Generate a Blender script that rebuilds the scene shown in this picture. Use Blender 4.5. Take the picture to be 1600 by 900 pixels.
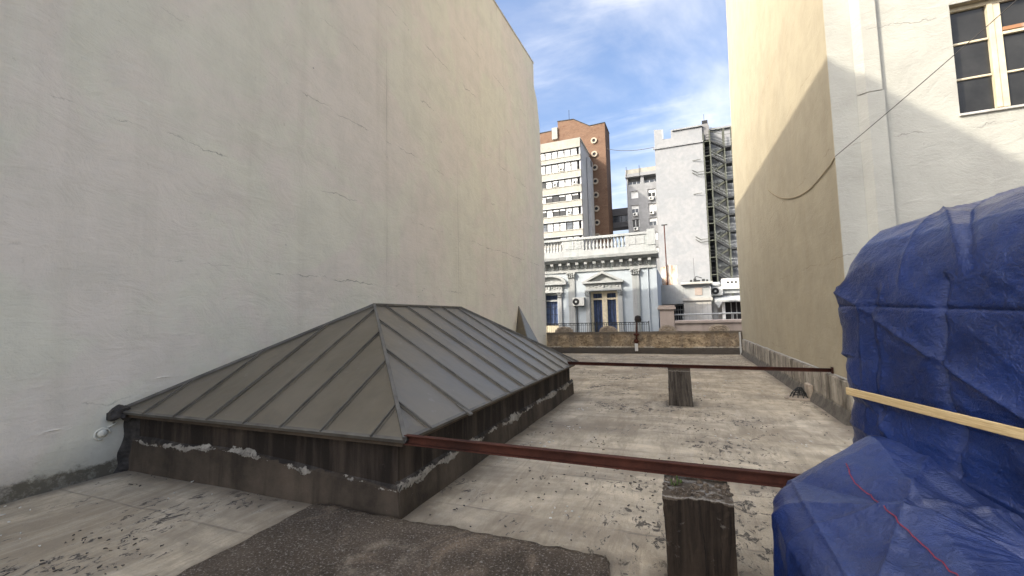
import bpy, bmesh, math, random
from math import sin, cos, pi, radians, sqrt, exp, atan2
from mathutils import Vector, Matrix, noise
random.seed(7)
for o in list(bpy.data.objects): bpy.data.objects.remove(o)
sc = bpy.context.scene
col = sc.collection
FLOOR = -1.6                      # the terrace lies 1.6 m below the eye
YAW, PITCH, ROLL = 0.37897, 0.07326, -0.02288
# ------------------------------------------------------------------ camera
cam = bpy.data.cameras.new('camera'); cam.sensor_width = 36; cam.lens = 663.3/1600*36
cam.clip_start = 0.05; cam.clip_end = 3000
co = bpy.data.objects.new('camera', cam); col.objects.link(co); sc.camera = co
f = Vector((-sin(YAW)*cos(PITCH), cos(YAW)*cos(PITCH), sin(PITCH)))
r0 = Vector((cos(YAW), sin(YAW), 0)); u0 = r0.cross(f)
r = r0*cos(ROLL)+u0*sin(ROLL); u = u0*cos(ROLL)-r0*sin(ROLL)
co.matrix_world = Matrix(((r.x,u.x,-f.x,0),(r.y,u.y,-f.y,0),(r.z,u.z,-f.z,0),(0,0,0,1)))
# ------------------------------------------------------------------ sun, sky, exposure
S = Vector((-1.0,-0.97,0.928)).normalized()          # towards the sun
sun = bpy.data.lights.new('sun','SUN'); sun.energy = 2.0; sun.angle = radians(0.5); sun.color = (1,.93,.80)
so = bpy.data.objects.new('sun', sun); col.objects.link(so); so.rotation_euler = S.to_track_quat('Z','Y').to_euler()
so.location = (-20,-20,40)
W = bpy.data.worlds.new('World'); sc.world = W; W.use_nodes = True
wt = W.node_tree; wn = wt.nodes; wl = wt.links
bg = wn['Background']; bg.inputs[1].default_value = 0.15
sky = wn.new('ShaderNodeTexSky'); sky.sky_type = 'NISHITA'; sky.sun_disc = False
sky.sun_elevation = math.asin(S.z); sky.sun_rotation = atan2(S.x, S.y)
sky.air_density = 1.0; sky.dust_density = 8.5; sky.ozone_density = 4.0
tc = wn.new('ShaderNodeTexCoord'); sep = wn.new('ShaderNodeSeparateXYZ'); wl.new(tc.outputs['Generated'], sep.inputs[0])
def wm(op,a,b=None):
    m = wn.new('ShaderNodeMath'); m.operation = op
    for i,x in enumerate((a,b)):
        if x is None: continue
        if isinstance(x,(int,float)): m.inputs[i].default_value = x
        else: wl.new(x, m.inputs[i])
    return m.outputs[0]
zz = wm('ADD', wm('MAXIMUM', sep.outputs[2], 0.0), 0.22)
cmb = wn.new('ShaderNodeCombineXYZ'); wl.new(wm('DIVIDE',sep.outputs[0],zz),cmb.inputs[0]); wl.new(wm('DIVIDE',sep.outputs[1],zz),cmb.inputs[1])
def cloud(rot,scl,scale,detail,lo,hi,dist=0.6,loc=(0,0,0)):
    mp = wn.new('ShaderNodeMapping'); mp.inputs['Rotation'].default_value = (0,0,radians(rot)); mp.inputs['Scale'].default_value = scl
    mp.inputs['Location'].default_value = loc
    wl.new(cmb.outputs[0], mp.inputs[0])
    n = wn.new('ShaderNodeTexNoise'); n.inputs['Scale'].default_value = scale; n.inputs['Detail'].default_value = detail
    n.inputs['Roughness'].default_value = .58; n.inputs['Distortion'].default_value = dist; wl.new(mp.outputs[0], n.inputs[0])
    q = wn.new('ShaderNodeMapRange'); q.interpolation_type='SMOOTHSTEP'; q.inputs[1].default_value = lo; q.inputs[2].default_value = hi; wl.new(n.outputs[0], q.inputs[0])
    return q.outputs[0]
c1 = cloud(20,(1,1,1),1.3,6,.38,.82,.5,(3.1,1.7,0)); c2 = cloud(-48,(1.0,3.0,1),1.5,8,.46,.86,.6,(1,0,0))
cl = wm('MINIMUM', wm('ADD', wm('MULTIPLY',c1,.75), wm('MULTIPLY',c2,.6)), 0.93)
mx = wn.new('ShaderNodeMix'); mx.data_type='RGBA'; wl.new(cl, mx.inputs[0]); wl.new(sky.outputs[0], mx.inputs[6]); 
bw = wn.new('ShaderNodeRGBToBW'); wl.new(sky.outputs[0], bw.inputs[0])      # cloud brightness follows the sky, whitened and boosted to lift the ambient light
lum = wm('ADD', wm('MULTIPLY', bw.outputs[0], 1.9), 1.0); cc_ = wn.new('ShaderNodeCombineXYZ')
for i,k in enumerate((1.0,1.0,1.03)): wl.new(wm('MULTIPLY',lum,k), cc_.inputs[i])
wl.new(cc_.outputs[0], mx.inputs[7])
wl.new(mx.outputs[2], bg.inputs[0])
vs = sc.view_settings; vs.view_transform='Standard'; vs.look='None'; vs.gamma=1; vs.exposure = 1.46
try: vs.use_curve_mapping = False
except Exception: pass
sc.cycles.max_bounces = 6; sc.cycles.diffuse_bounces = 4

# ------------------------------------------------------------------ helpers: materials
class NT:
    def __init__(s,name):
        s.m = bpy.data.materials.new(name); s.m.use_nodes=True; s.t=s.m.node_tree; s.n=s.t.nodes; s.l=s.t.links
        s.b=s.n['Principled BSDF']; s.geo=s.n.new('ShaderNodeNewGeometry'); s.P=s.geo.outputs['Position']; s.N=s.geo.outputs['Normal']
    def set(s,inp,v):
        if hasattr(v,'is_linked') or isinstance(v,bpy.types.NodeSocket): s.l.new(v,inp)
        else: inp.default_value = v
    def map(s,scale,rot=(0,0,0),loc=(0,0,0),v=None):
        m=s.n.new('ShaderNodeMapping'); m.inputs['Scale'].default_value=scale; m.inputs['Rotation'].default_value=rot; m.inputs['Location'].default_value=loc
        s.l.new(v or s.P, m.inputs[0]); return m.outputs[0]
    def noise(s,scale,detail=5,rough=.55,v=None,dist=0):
        n=s.n.new('ShaderNodeTexNoise'); n.inputs['Scale'].default_value=scale; n.inputs['Detail'].default_value=detail
        n.inputs['Roughness'].default_value=rough; n.inputs['Distortion'].default_value=dist; s.l.new(v or s.P,n.inputs[0]); return n.outputs[0]
    def vor(s,scale,feat='DISTANCE_TO_EDGE',v=None,rand=1):
        n=s.n.new('ShaderNodeTexVoronoi'); n.feature=feat; n.inputs['Scale'].default_value=scale; n.inputs['Randomness'].default_value=rand
        s.l.new(v or s.P,n.inputs[0]); return n.outputs[0] if feat=='DISTANCE_TO_EDGE' else n.outputs['Color'] if feat=='COLOR' else n.outputs[0]
    def math(s,op,a,b=0.0,c=0.0,clamp=False):
        m=s.n.new('ShaderNodeMath'); m.operation=op; m.use_clamp=clamp
        s.set(m.inputs[0],a); s.set(m.inputs[1],b)
        if op in ('MULTIPLY_ADD','COMPARE'): s.set(m.inputs[2],c)
        return m.outputs[0]
    def rng(s,v,lo,hi,a=0.0,b=1.0,smooth=False):
        m=s.n.new('ShaderNodeMapRange'); m.clamp=True
        if smooth: m.interpolation_type='SMOOTHSTEP'
        s.set(m.inputs[0],v)
        for i,x in zip((1,2,3,4),(lo,hi,a,b)): s.set(m.inputs[i],x)
        return m.outputs[0]
    def mix(s,f,a,b,mode='MIX'):
        m=s.n.new('ShaderNodeMix'); m.data_type='RGBA'; m.blend_type=mode; m.clamp_factor=True
        s.set(m.inputs[0],f)
        for i,x in ((6,a),(7,b)):
            if isinstance(x,tuple): m.inputs[i].default_value=(*x[:3],1)
            else: s.l.new(x,m.inputs[i])
        return m.outputs[2]
    def xyz(s,v=None):
        m=s.n.new('ShaderNodeSeparateXYZ'); s.l.new(v or s.P,m.inputs[0]); return m.outputs
    def comb(s,x,y,z=0.0):
        m=s.n.new('ShaderNodeCombineXYZ'); s.set(m.inputs[0],x); s.set(m.inputs[1],y); s.set(m.inputs[2],z); return m.outputs[0]
    def bump(s,h,st,d=.01,prev=None):
        m=s.n.new('ShaderNodeBump'); m.inputs['Strength'].default_value=st; m.inputs['Distance'].default_value=d; s.l.new(h,m.inputs['Height'])
        if prev: s.l.new(prev,m.inputs['Normal'])
        return m.outputs[0]
    def out(s,colr,rough=.8,normal=None,metal=0.0,spec=.3):
        if isinstance(colr,tuple): s.b.inputs['Base Color'].default_value=(*colr[:3],1)
        else: s.l.new(colr,s.b.inputs['Base Color'])
        s.set(s.b.inputs['Roughness'],rough); s.set(s.b.inputs['Metallic'],metal); s.b.inputs['Specular IOR Level'].default_value=spec
        if normal: s.l.new(normal,s.b.inputs['Normal'])
        return s.m
def sc3(c,k): return tuple(x*k for x in c)
def basic(name,c,rough=.75,var=.25,scale=3.,bump=.15,metal=0.,spec=.3,streak=0.,fine=40.):
    t=NT(name); n=t.noise(scale,6,.6); cc=t.mix(t.rng(n,.3,.7),sc3(c,1-var),sc3(c,1+var*.6))
    if streak:
        st=t.noise(1.0,5,.6,t.map((3.5,3.5,.22))); cc=t.mix(t.rng(st,.5,.75,0,streak),cc,sc3(c,.35))
    nm=t.bump(t.noise(fine,4,.6),bump,.01) if bump else None
    return t.out(cc,rough,nm,metal,spec)
def plaster(name,c,c2,dirt,base_z=None,base_h=.5,cracks=.5,streak=.3,bumpst=.35,top=None):
    """painted render: blotchy tint, vertical run marks, hairline cracks, trowel relief, dirty foot"""
    t=NT(name); x,y,z=t.xyz()
    big=t.noise(.5,6,.62,dist=.8); cc=t.mix(t.rng(big,.42,.58,smooth=True),c,c2)
    mid=t.noise(1.9,7,.65); cc=t.mix(t.rng(mid,.42,.70,0,.42),cc,sc3(c,.76))
    st=t.noise(1.0,6,.62,t.map((2.6,2.6,.12))); cc=t.mix(t.rng(st,.52,.80,0,streak),cc,dirt)
    pit=t.noise(9,6,.75,dist=.4); cc=t.mix(t.rng(pit,.64,.72,0,.38),cc,dirt); spot=t.vor(3.1,'F1'); cc=t.mix(t.math('MULTIPLY',t.rng(spot,.035,.055,.7,0),t.rng(t.noise(.9,3,.5),.5,.6)),cc,sc3(dirt,.35)); scr=t.noise(1,7,.72,t.map((3.5,1.6,11)),1.0); cc=t.mix(t.rng(scr,.64,.72,0,.30),cc,sc3(dirt,.8)); cc=t.mix(t.rng(scr,.36,.28,0,.25),cc,sc3(c,1.12))
    wob=t.math('MULTIPLY',t.math('SUBTRACT',t.noise(1.6,7,.7),.5),.22); lv=t.math('FRACT',t.math('ADD',t.math('MULTIPLY',z,.62),wob))
    cr=t.rng(t.math('ABSOLUTE',t.math('SUBTRACT',lv,.5)),.0,.007,1,0); msk=t.rng(t.noise(1.1,4,.6,t.map((1,1,2.5))),.50,.60)
    vt=t.math('FRACT',t.math('ADD',t.math('MULTIPLY',t.math('ADD',x,y),.31),t.math('MULTIPLY',wob,.12))); cv=t.math('MULTIPLY',t.rng(t.math('ABSOLUTE',t.math('SUBTRACT',vt,.5)),0,.006,1,0),t.rng(t.noise(.5,3,.5,t.map((1,1,.4),loc=(5,2,1))),.5,.6,0,.5))
    cr=t.math('MAXIMUM',t.math('MULTIPLY',cr,msk),cv); cc=t.mix(t.math('MULTIPLY',cr,cracks),cc,sc3(dirt,.5))
    if base_z is not None:
        edge=t.math('ADD',z,t.math('MULTIPLY',t.math('SUBTRACT',t.noise(2.6,9,.76),.5),base_h*2.0))
        bm=t.rng(edge,base_z+base_h*.75,base_z+base_h,1,0); cc=t.mix(t.math('MULTIPLY',bm,t.rng(t.noise(7,7,.75),.34,.52,.45,1)),cc,(.050,.042,.030))
        cc=t.mix(t.rng(edge,base_z+base_h,base_z+base_h*2.6,.45,0),cc,sc3(dirt,.6))
    trowel=t.noise(1.0,9,.66,t.map((2.0,2.0,2.8)),1.2); fine=t.noise(30,6,.6)
    h=t.math('ADD',t.math('MULTIPLY',trowel,1.0),t.math('MULTIPLY',fine,.18)); h=t.math('SUBTRACT',h,t.math('MULTIPLY',cr,.35))
    h=t.math('SUBTRACT',h,t.rng(pit,.64,.72,0,.15)); h=t.math('ADD',h,t.math('MULTIPLY',scr,.35))
    return t.out(cc,.88,t.bump(h,bumpst,.05),0,.2)
M={}
M['grey_plaster']=plaster('grey_plaster',(.755,.725,.605),(.765,.70,.61),(.42,.38,.29),FLOOR,.17,.75,.24,.42)
M['yellow_plaster']=plaster('yellow_plaster',(.395,.342,.240),(.42,.364,.256),(.40,.31,.19),None,.3,.5,.30,.30)
M['white_plaster']=plaster('white_plaster',(.385,.375,.325),(.415,.405,.35),(.33,.32,.285),None,.3,.55,.30,.40)
M['house_blue']=plaster('house_blue',(.39,.43,.455),(.42,.455,.475),(.36,.38,.38),None,.3,.3,.25,.2)
M['house_white']=plaster('house_white',(.355,.36,.35),(.39,.395,.38),(.14,.195,.18),None,.3,.7,.75,.4)
M['tower_grey']=plaster('tower_grey',(.235,.24,.24),(.265,.265,.26),(.21,.21,.21),None,.3,.3,.3,.2)
M['apt_grey']=plaster('apt_grey',(.24,.24,.237),(.27,.27,.267),(.26,.26,.26),None,.3,.3,.3,.2)
M['office_white']=plaster('office_white',(.30,.285,.24),(.33,.315,.27),(.46,.44,.38),None,.3,.3,.3,.2)
M['office_side']=plaster('office_side',(.44,.435,.42),(.47,.46,.45),(.40,.40,.38),None,.3,.4,.3,.2)
M['white_paint']=basic('white_paint',(.72,.72,.69),.6,.12,4,.05)
M['dirty_white']=plaster('dirty_white',(.52,.51,.475),(.45,.43,.385),(.30,.28,.24),None,.3,.6,.55,.3)
M['cream_paint']=basic('cream_paint',(.62,.54,.38),.6,.2,6,.1,streak=.3)
M['taupe']=plaster('taupe',(.36,.295,.25),(.40,.33,.28),(.20,.17,.15),None,.3,.4,.35,.3)
M['dark_metal']=basic('dark_metal',(.035,.036,.035),.55,.3,9,.1,.3)
M['stair_green']=basic('stair_green',(.078,.082,.062),.6,.3,3,.1,.2)
M['stair_grey']=basic('stair_grey',(.36,.37,.36),.6,.3,3,.1,.2)
M['black_hole']=basic('black_hole',(.018,.018,.02),.7,.2,3,0)
M['ac_white']=basic('ac_white',(.66,.65,.60),.5,.12,5,.03)
M['blind']=basic('blind',(.72,.71,.67),.55,.1,4,0)
M['blue_cloth']=basic('blue_cloth',(.12,.165,.29),.85,.3,5,.1)
M['bridge_grey']=basic('bridge_grey',(.17,.165,.16),.7,.15,2,0)
M['stone_trim']=basic('stone_trim',(.40,.33,.25),.9,.4,7,.5,fine=18)
M['copper_lamp']=basic('copper_lamp',(.035,.028,.024),.55,.4,12,.3,.3)
def glass_mat(name,c,rough):
    t=NT(name); n=t.noise(2.5,4,.6); return t.out(t.mix(t.rng(n,.35,.7),sc3(c,.7),sc3(c,1.3)),rough,t.bump(t.noise(1.2,2,.4),.04,.02),0,.4)
M['glass']=glass_mat('dark_window_glass',(.030,.029,.026),.16)
M['glass_grey']=glass_mat('grey_window_glass',(.10,.11,.12),.12)
# --- terrace membrane
t=NT('terrace_membrane'); x,y,z=t.xyz()
a=t.noise(.7,7,.66,dist=.7); cc=t.mix(t.rng(a,.36,.62,smooth=True),(.42,.342,.235),(.74,.628,.452))
b=t.noise(2.6,8,.68); cc=t.mix(t.rng(b,.40,.66,0,.75),cc,(.32,.265,.19))
br=t.noise(1,9,.74,t.map((9,1.6,1),(0,0,radians(6))),.8); cc=t.mix(t.rng(br,.48,.40,0,.45),cc,(.31,.26,.185)); cc=t.mix(t.rng(br,.50,.72,0,.5),cc,(.74,.66,.52))
pud=t.noise(.8,5,.6,t.map((.35,1.5,1),loc=(4,1.7,0))); cc=t.mix(t.rng(pud,.48,.66,0,.60),cc,(.235,.195,.145)); xb=t.noise(1,6,.62,t.map((.30,3.2,1),loc=(1,.3,0))); cc=t.mix(t.rng(xb,.54,.68,0,.5),cc,(.30,.25,.185))
# sheet laps every metre (x direction) and their cross seams
fy=t.math('FRACT',t.math('ADD',t.math('MULTIPLY',y,1.02),t.math('MULTIPLY',t.noise(1.2,4,.6),.10)))
lap=t.rng(t.math('ABSOLUTE',t.math('SUBTRACT',fy,.5)),0,.02,1,0); lap=t.math('MULTIPLY',lap,t.rng(t.noise(1.3,4,.6),.35,.6))
cc=t.mix(t.math('MULTIPLY',lap,.6),cc,(.16,.14,.12))
# blisters: flakes lost from the coating, drawn out along x
fl=t.noise(1,8,.76,t.map((13,7.5,1),(0,0,radians(12))),.7); area=t.noise(.85,4,.6,t.map((1,1,1),loc=(2.3,6.1,0)))
thr=t.rng(area,.38,.62,.70,.53); fm=t.rng(fl,thr,t.math('ADD',thr,.012)); cc=t.mix(t.math('MULTIPLY',fm,.9),cc,(.060,.052,.045))
halo=t.rng(fl,t.math('SUBTRACT',thr,.03),thr,0,.35); halo=t.math('MULTIPLY',halo,t.math('SUBTRACT',1.0,fm)); cc=t.mix(halo,cc,(.60,.55,.47))
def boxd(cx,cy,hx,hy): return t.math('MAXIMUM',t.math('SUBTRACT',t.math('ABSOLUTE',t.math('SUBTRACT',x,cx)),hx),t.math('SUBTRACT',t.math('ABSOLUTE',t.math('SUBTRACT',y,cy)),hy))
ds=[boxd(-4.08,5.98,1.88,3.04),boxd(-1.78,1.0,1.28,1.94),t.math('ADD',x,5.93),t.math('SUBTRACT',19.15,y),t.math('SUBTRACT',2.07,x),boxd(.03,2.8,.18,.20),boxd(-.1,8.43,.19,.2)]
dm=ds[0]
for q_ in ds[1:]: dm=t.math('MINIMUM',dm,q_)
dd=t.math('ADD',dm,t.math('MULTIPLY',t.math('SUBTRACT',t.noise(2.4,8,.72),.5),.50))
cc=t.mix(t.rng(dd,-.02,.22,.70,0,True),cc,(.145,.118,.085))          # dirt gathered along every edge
gr=t.noise(75,4,.7); cc=t.mix(t.rng(gr,.35,.75,0,.35),cc,(.30,.26,.205))
h=t.math('ADD',t.math('MULTIPLY',fl,.35),t.math('MULTIPLY',gr,.30)); h=t.math('SUBTRACT',h,t.math('MULTIPLY',fm,.35)); h=t.math('ADD',h,t.math('MULTIPLY',br,.5))
h=t.math('ADD',h,t.math('MULTIPLY',lap,-.3))
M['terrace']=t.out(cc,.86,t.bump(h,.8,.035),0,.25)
# --- gritty mortar slab
t=NT('gritty_mortar'); a=t.noise(1.1,6,.6); cc=t.mix(t.rng(a,.35,.65),(.060,.047,.034),(.140,.110,.080))
pale=t.noise(1.5,6,.65,dist=1.5); cc=t.mix(t.rng(pale,.52,.68,0,.7),cc,(.30,.225,.155))
d_=t.n.new('ShaderNodeVectorMath'); d_.operation='DISTANCE'; t.l.new(t.P,d_.inputs[0]); d_.inputs[1].default_value=(-1.93,2.38,-1.55); rg=t.math('ADD',d_.outputs['Value'],t.math('MULTIPLY',t.math('SUBTRACT',t.noise(3,5,.7),.5),.30)); cc=t.mix(t.math('MULTIPLY',t.rng(t.math('ABSOLUTE',t.math('SUBTRACT',rg,.20)),0,.07,.75,0),t.rng(t.noise(9,6,.75),.40,.58)),cc,(.33,.27,.20)); g=t.noise(60,3,.75); cc=t.mix(t.rng(g,.56,.66,0,.9),cc,(.34,.30,.25)); cc=t.mix(t.rng(t.noise(26,4,.8),.63,.68,0,.7),cc,(.45,.42,.37)); cc=t.mix(t.rng(g,.42,.30,0,.9),cc,(.022,.019,.017))
M['gritty']=t.out(cc,.95,t.bump(t.math('ADD',g,t.math('MULTIPLY',t.noise(22,5,.7),1.3)),.9,.02),0,.15)
# --- curb of the skylight: bitumen above, cement skirt below, white peeled band between
def curb_mat(name,band,top,low,bandz,bw):
    t=NT(name); x,y,z=t.xyz(); n1=t.noise(1.4,6,.65); n2=t.noise(7,7,.72); run=t.noise(1,6,.65,t.map((5,5,.5)))
    lo=t.mix(t.rng(n1,.35,.68),sc3(low,.45),sc3(low,1.7)); lo=t.mix(t.rng(run,.5,.75,0,.8),lo,sc3(low,.3))
    hi=t.mix(t.rng(run,.45,.72),sc3(top,.55),sc3(top,2.4)); hi=t.mix(t.rng(n2,.62,.72,0,.5),hi,(.12,.10,.08))
    sd=t.math('GREATER_THAN',t.xyz(t.geo.outputs['True Normal'])[0],.5); fz=t.rng(x,-4.2,-2.2,-1.275,-1.385,True); bz=t.math('ADD',t.math('MULTIPLY',fz,t.math('SUBTRACT',1.0,sd)),t.math('MULTIPLY',sd,-1.355)); bandz=bz
    edge=t.math('ADD',z,t.math('MULTIPLY',t.math('SUBTRACT',n2,.5),.10)); edge=t.math('ADD',edge,t.math('MULTIPLY',t.math('SUBTRACT',t.noise(1.3,3,.5),.5),.16))
    cc=t.mix(t.rng(t.math('SUBTRACT',edge,bandz),.010,.018),lo,hi)
    d=t.math('ABSOLUTE',t.math('SUBTRACT',edge,bandz)); w=t.math('ADD',t.rng(t.noise(2.1,6,.7,t.map((1,1,1),loc=(1.2,.4,0))),.40,.62,-.024,bw),t.math('MULTIPLY',sd,.020))
    bm=t.rng(t.math('SUBTRACT',w,d),-.002,.004); bm=t.math('MULTIPLY',bm,t.rng(t.noise(16,7,.78),.36,.46))
    cc=t.mix(bm,cc,t.mix(t.rng(n2,.35,.65),band,sc3(band,.42)))
    spk=t.rng(t.noise(5.5,6,.8),.70,.735,0,.8); cc=t.mix(spk,cc,sc3(band,.8))
    h=t.math('ADD',t.math('MULTIPLY',n2,.6),t.math('MULTIPLY',bm,.6))
    return t.out(cc,t.rng(n1,.3,.7,.75,.95),t.bump(h,.6,.03),0,.25)
M['curb_top']=curb_mat('curb_bitumen',(.46,.43,.37),(.036,.027,.020),(.055,.044,.034),-1.345,.042)
M['curb_low']=curb_mat('curb_cement_skirt',(.47,.43,.36),(.05,.043,.037),(.074,.057,.041),-1.335,.042)
# --- standing-seam sheet
t=NT('seam_metal'); n=t.noise(1.1,5,.6,t.map((1,1,1.6))); cc=t.mix(t.rng(n,.3,.7),(.160,.138,.100),(.225,.196,.148))
oi=t.n.new('ShaderNodeObjectInfo'); cc=t.mix(t.rng(oi.outputs['Random'],0,1,0,.40),cc,(.155,.139,.111))
sp=t.noise(5,8,.75); cc=t.mix(t.rng(sp,.62,.68,0,.45),cc,(.33,.31,.28)); cc=t.mix(t.rng(t.noise(2.2,6,.7,t.map((1,1,.4))),.5,.75,0,.35),cc,(.072,.066,.056))
M['seam_metal']=t.out(cc,t.rng(n,.3,.7,.28,.42),t.bump(t.math('ADD',t.noise(1.8,3,.5),t.math('MULTIPLY',sp,.05)),.5,.04),.5,.6)
M['seam_rib']=basic('seam_rib',(.165,.153,.130),.5,.35,6,.1,.4)
M['fascia']=basic('fascia_board',(.085,.062,.042),.85,.4,5,.3)
t=NT('rusty_steel'); n=t.noise(4,7,.7); cc=t.mix(t.rng(n,.35,.65),(.040,.014,.009),(.095,.031,.018)); cc=t.mix(t.rng(t.noise(14,6,.75),.58,.70,0,.7),cc,(.028,.014,.011))
M['rust']=t.out(cc,.78,t.bump(t.noise(30,6,.7),.35,.01),.15,.3)
# --- weathered black concrete of the piers
def pier_mat(name,dark,lite,topz):
    t=NT(name); x,y,z=t.xyz(); run=t.noise(1,7,.7,t.map((13,13,1.1)),.8); cc=t.mix(t.rng(run,.38,.62),dark,lite); n=t.noise(9,7,.72)
    cc=t.mix(t.rng(t.noise(1,5,.65,t.map((24,24,1.2)),1.2),.60,.66,0,.95),cc,(.008,.007,.006))
    cc=t.mix(t.rng(n,.62,.70,0,.6),cc,(.22,.20,.17)); cc=t.mix(t.rng(t.math('ADD',z,t.math('MULTIPLY',n,.12)),topz+.020,topz+.028,0,.8),cc,(.115,.092,.068)); cc=t.mix(t.rng(t.math('ABSOLUTE',t.math('SUBTRACT',t.math('ADD',z,t.math('MULTIPLY',n,.05)),topz+.0)),.0,.006,.8,0),cc,(.34,.32,.28))
    cc=t.mix(t.rng(t.noise(3.2,5,.7),.68,.71,0,.8),cc,(.30,.29,.27))
    return t.out(cc,.95,t.bump(t.math('ADD',t.math('MULTIPLY',run,.8),t.math('MULTIPLY',n,.5)),.8,.03),0,.15)
M['pier_near']=pier_mat('black_weathered_pier',(.012,.009,.007),(.042,.031,.022),-.98)
M['pier_far']=pier_mat('grey_weathered_pier',(.032,.026,.020),(.125,.104,.080),-.97)
# --- rear parapet: spalled render over brick, cement foot
t=NT('spalled_parapet'); x,y,z=t.xyz(); n=t.noise(3.0,8,.72,t.map((1,1,1.8)),.6); n2=t.noise(11,7,.75)
cc=t.mix(t.rng(n,.36,.64),(.18,.13,.08),(.56,.44,.29)); cc=t.mix(t.rng(n2,.52,.64,0,.8),cc,(.075,.056,.042)); cc=t.mix(t.rng(t.noise(1.0,5,.65,t.map((1,1,.25))),.50,.60,0,.75),cc,(.165,.14,.112))
cc=t.mix(t.rng(t.noise(7,6,.7),.62,.68,0,.6),cc,(.50,.43,.32)); cc=t.mix(t.rng(t.noise(1.7,5,.7),.62,.70,0,.6),cc,(.33,.17,.10))
cc=t.mix(t.rng(t.math('ADD',z,t.math('MULTIPLY',n,.22)),-.72,-.62,0,.8),cc,(.115,.098,.080))
e=t.math('ADD',z,t.math('MULTIPLY',t.math('SUBTRACT',n2,.5),.10)); cc=t.mix(t.rng(e,-1.36,-1.34,1,0),cc,(.105,.092,.078))
wb=t.math('MULTIPLY',t.rng(t.math('ABSOLUTE',t.math('ADD',e,1.325)),.0,.03,1,0),t.rng(t.noise(1.2,4,.6),.46,.56)); cc=t.mix(wb,cc,(.60,.56,.48))
M['parapet']=t.out(cc,.95,t.bump(t.math('ADD',n,t.math('MULTIPLY',n2,.8)),.9,.06),0,.15)
# --- skirting of the yellow wall
t=NT('stained_skirting'); x,y,z=t.xyz(); run=t.noise(1,7,.7,t.map((3,3,.9))); n=t.noise(6,8,.72); cc=t.mix(t.rng(run,.36,.62),(.11,.095,.075),(.46,.41,.33)); cc=t.mix(t.rng(n,.55,.66,0,.7),cc,(.055,.048,.040))
cc=t.mix(t.rng(t.noise(2.3,6,.7),.63,.68,0,.8),cc,(.58,.56,.50)); cc=t.mix(t.rng(t.math('ADD',z,t.math('MULTIPLY',n,.16)),-1.36,-1.31,1,0),cc,t.mix(t.rng(n,.4,.6),(.10,.088,.072),(.155,.137,.112)))
M['skirting']=t.out(cc,.93,t.bump(t.math('ADD',run,t.math('MULTIPLY',n,.7)),.8,.03),0,.2)
# --- tarp
t=NT('blue_tarp'); x,y,z=t.xyz(); n=t.noise(3,6,.6); cc=t.mix(t.rng(n,.35,.68),(.003,.014,.078),(.005,.025,.138)); cc=t.mix(t.rng(t.noise(9,7,.75),.58,.72,0,.45),cc,(.028,.050,.140))
dust_sheen=t.noise(5.5,8,.78,dist=.6); cc=t.mix(t.rng(dust_sheen,.60,.78,0,.30),cc,(.20,.22,.28))
cr=t.noise(1,6,.68,t.map((22,22,60),(.3,.2,.5)),1.2); wv=t.noise(170,2,.5); cr2=t.noise(14,5,.62,dist=1.6)
CR=t.bump(t.math('ADD',t.vor(7,'F1',t.map((1,1,1.6),(.4,.3,.8))),t.math('MULTIPLY',t.vor(19,'F1',t.map((1,1,1.4),(.7,.1,.3))),.35)),.11,.02)
nm=t.bump(t.math('ADD',t.math('MULTIPLY',cr,.55),t.math('ADD',t.math('MULTIPLY',cr2,.7),t.math('MULTIPLY',wv,.10))),1.0,.014,CR)
cc=t.mix(t.math('MULTIPLY',t.rng(t.xyz(t.N)[2],.25,.85),t.rng(dust_sheen,.35,.65,.03,.16)),cc,(.17,.19,.25))  # up-facing folds paler: sky sheen put into the colour, mottled by the dust noise
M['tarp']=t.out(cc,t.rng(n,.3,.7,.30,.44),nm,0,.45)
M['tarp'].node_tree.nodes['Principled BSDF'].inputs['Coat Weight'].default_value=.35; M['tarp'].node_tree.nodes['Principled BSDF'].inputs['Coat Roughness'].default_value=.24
t=NT('raw_timber'); g=t.noise(1,6,.65,t.map((5,5,110)),1.5); M['wood']=t.out(t.mix(t.rng(g,.35,.66),(.46,.32,.15),(.68,.53,.29)),.7,t.bump(g,.3,.004),0,.3)
M['red_cord']=basic('red_cord',(.24,.035,.055),.6,.2,60,.3); M['cable']=basic('cable',(.055,.050,.045),.7,.2,20,0); M['cable_painted']=basic('cable_painted',(.36,.28,.17),.8,.2,20,.1)
# --- brick tower
t=NT('tower_brick'); x,y,z=t.xyz(); nx=t.xyz(t.N)[0]; side=t.math('GREATER_THAN',t.math('ABSOLUTE',nx),.5)
uu=t.math('ADD',t.math('MULTIPLY',x,t.math('SUBTRACT',1.0,side)),t.math('MULTIPLY',y,side)); bt=t.n.new('ShaderNodeTexBrick'); t.l.new(t.comb(uu,z),bt.inputs[0])
bt.inputs['Color1'].default_value=(.140,.080,.048,1); bt.inputs['Color2'].default_value=(.105,.058,.036,1); bt.inputs['Mortar'].default_value=(.20,.135,.095,1); bt.inputs['Scale'].default_value=1
bt.inputs['Brick Width'].default_value=.5; bt.inputs['Row Height'].default_value=.16; bt.inputs['Mortar Size'].default_value=.02
cc=t.mix(t.rng(t.noise(.45,5,.6,t.map((1,1,2))),.4,.7,0,.6),bt.outputs[0],(.19,.118,.076)); cc=t.mix(t.rng(t.noise(1,6,.7,t.map((.6,.6,2.6))),.60,.72,0,.55),cc,(.45,.32,.24)); cc=t.mix(t.rng(t.noise(.9,4,.6),.55,.7,0,.5),cc,(.09,.036,.022))
M['tower_brick']=t.out(cc,.9,None,0,.2)
t=NT('rust_streaked'); n=t.noise(2.2,7,.7,t.map((1,1,.5))); M['rust_streaked']=t.out(t.mix(t.rng(n,.42,.60),(.50,.46,.39),(.32,.16,.08)),.8,None,0,.3)
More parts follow.
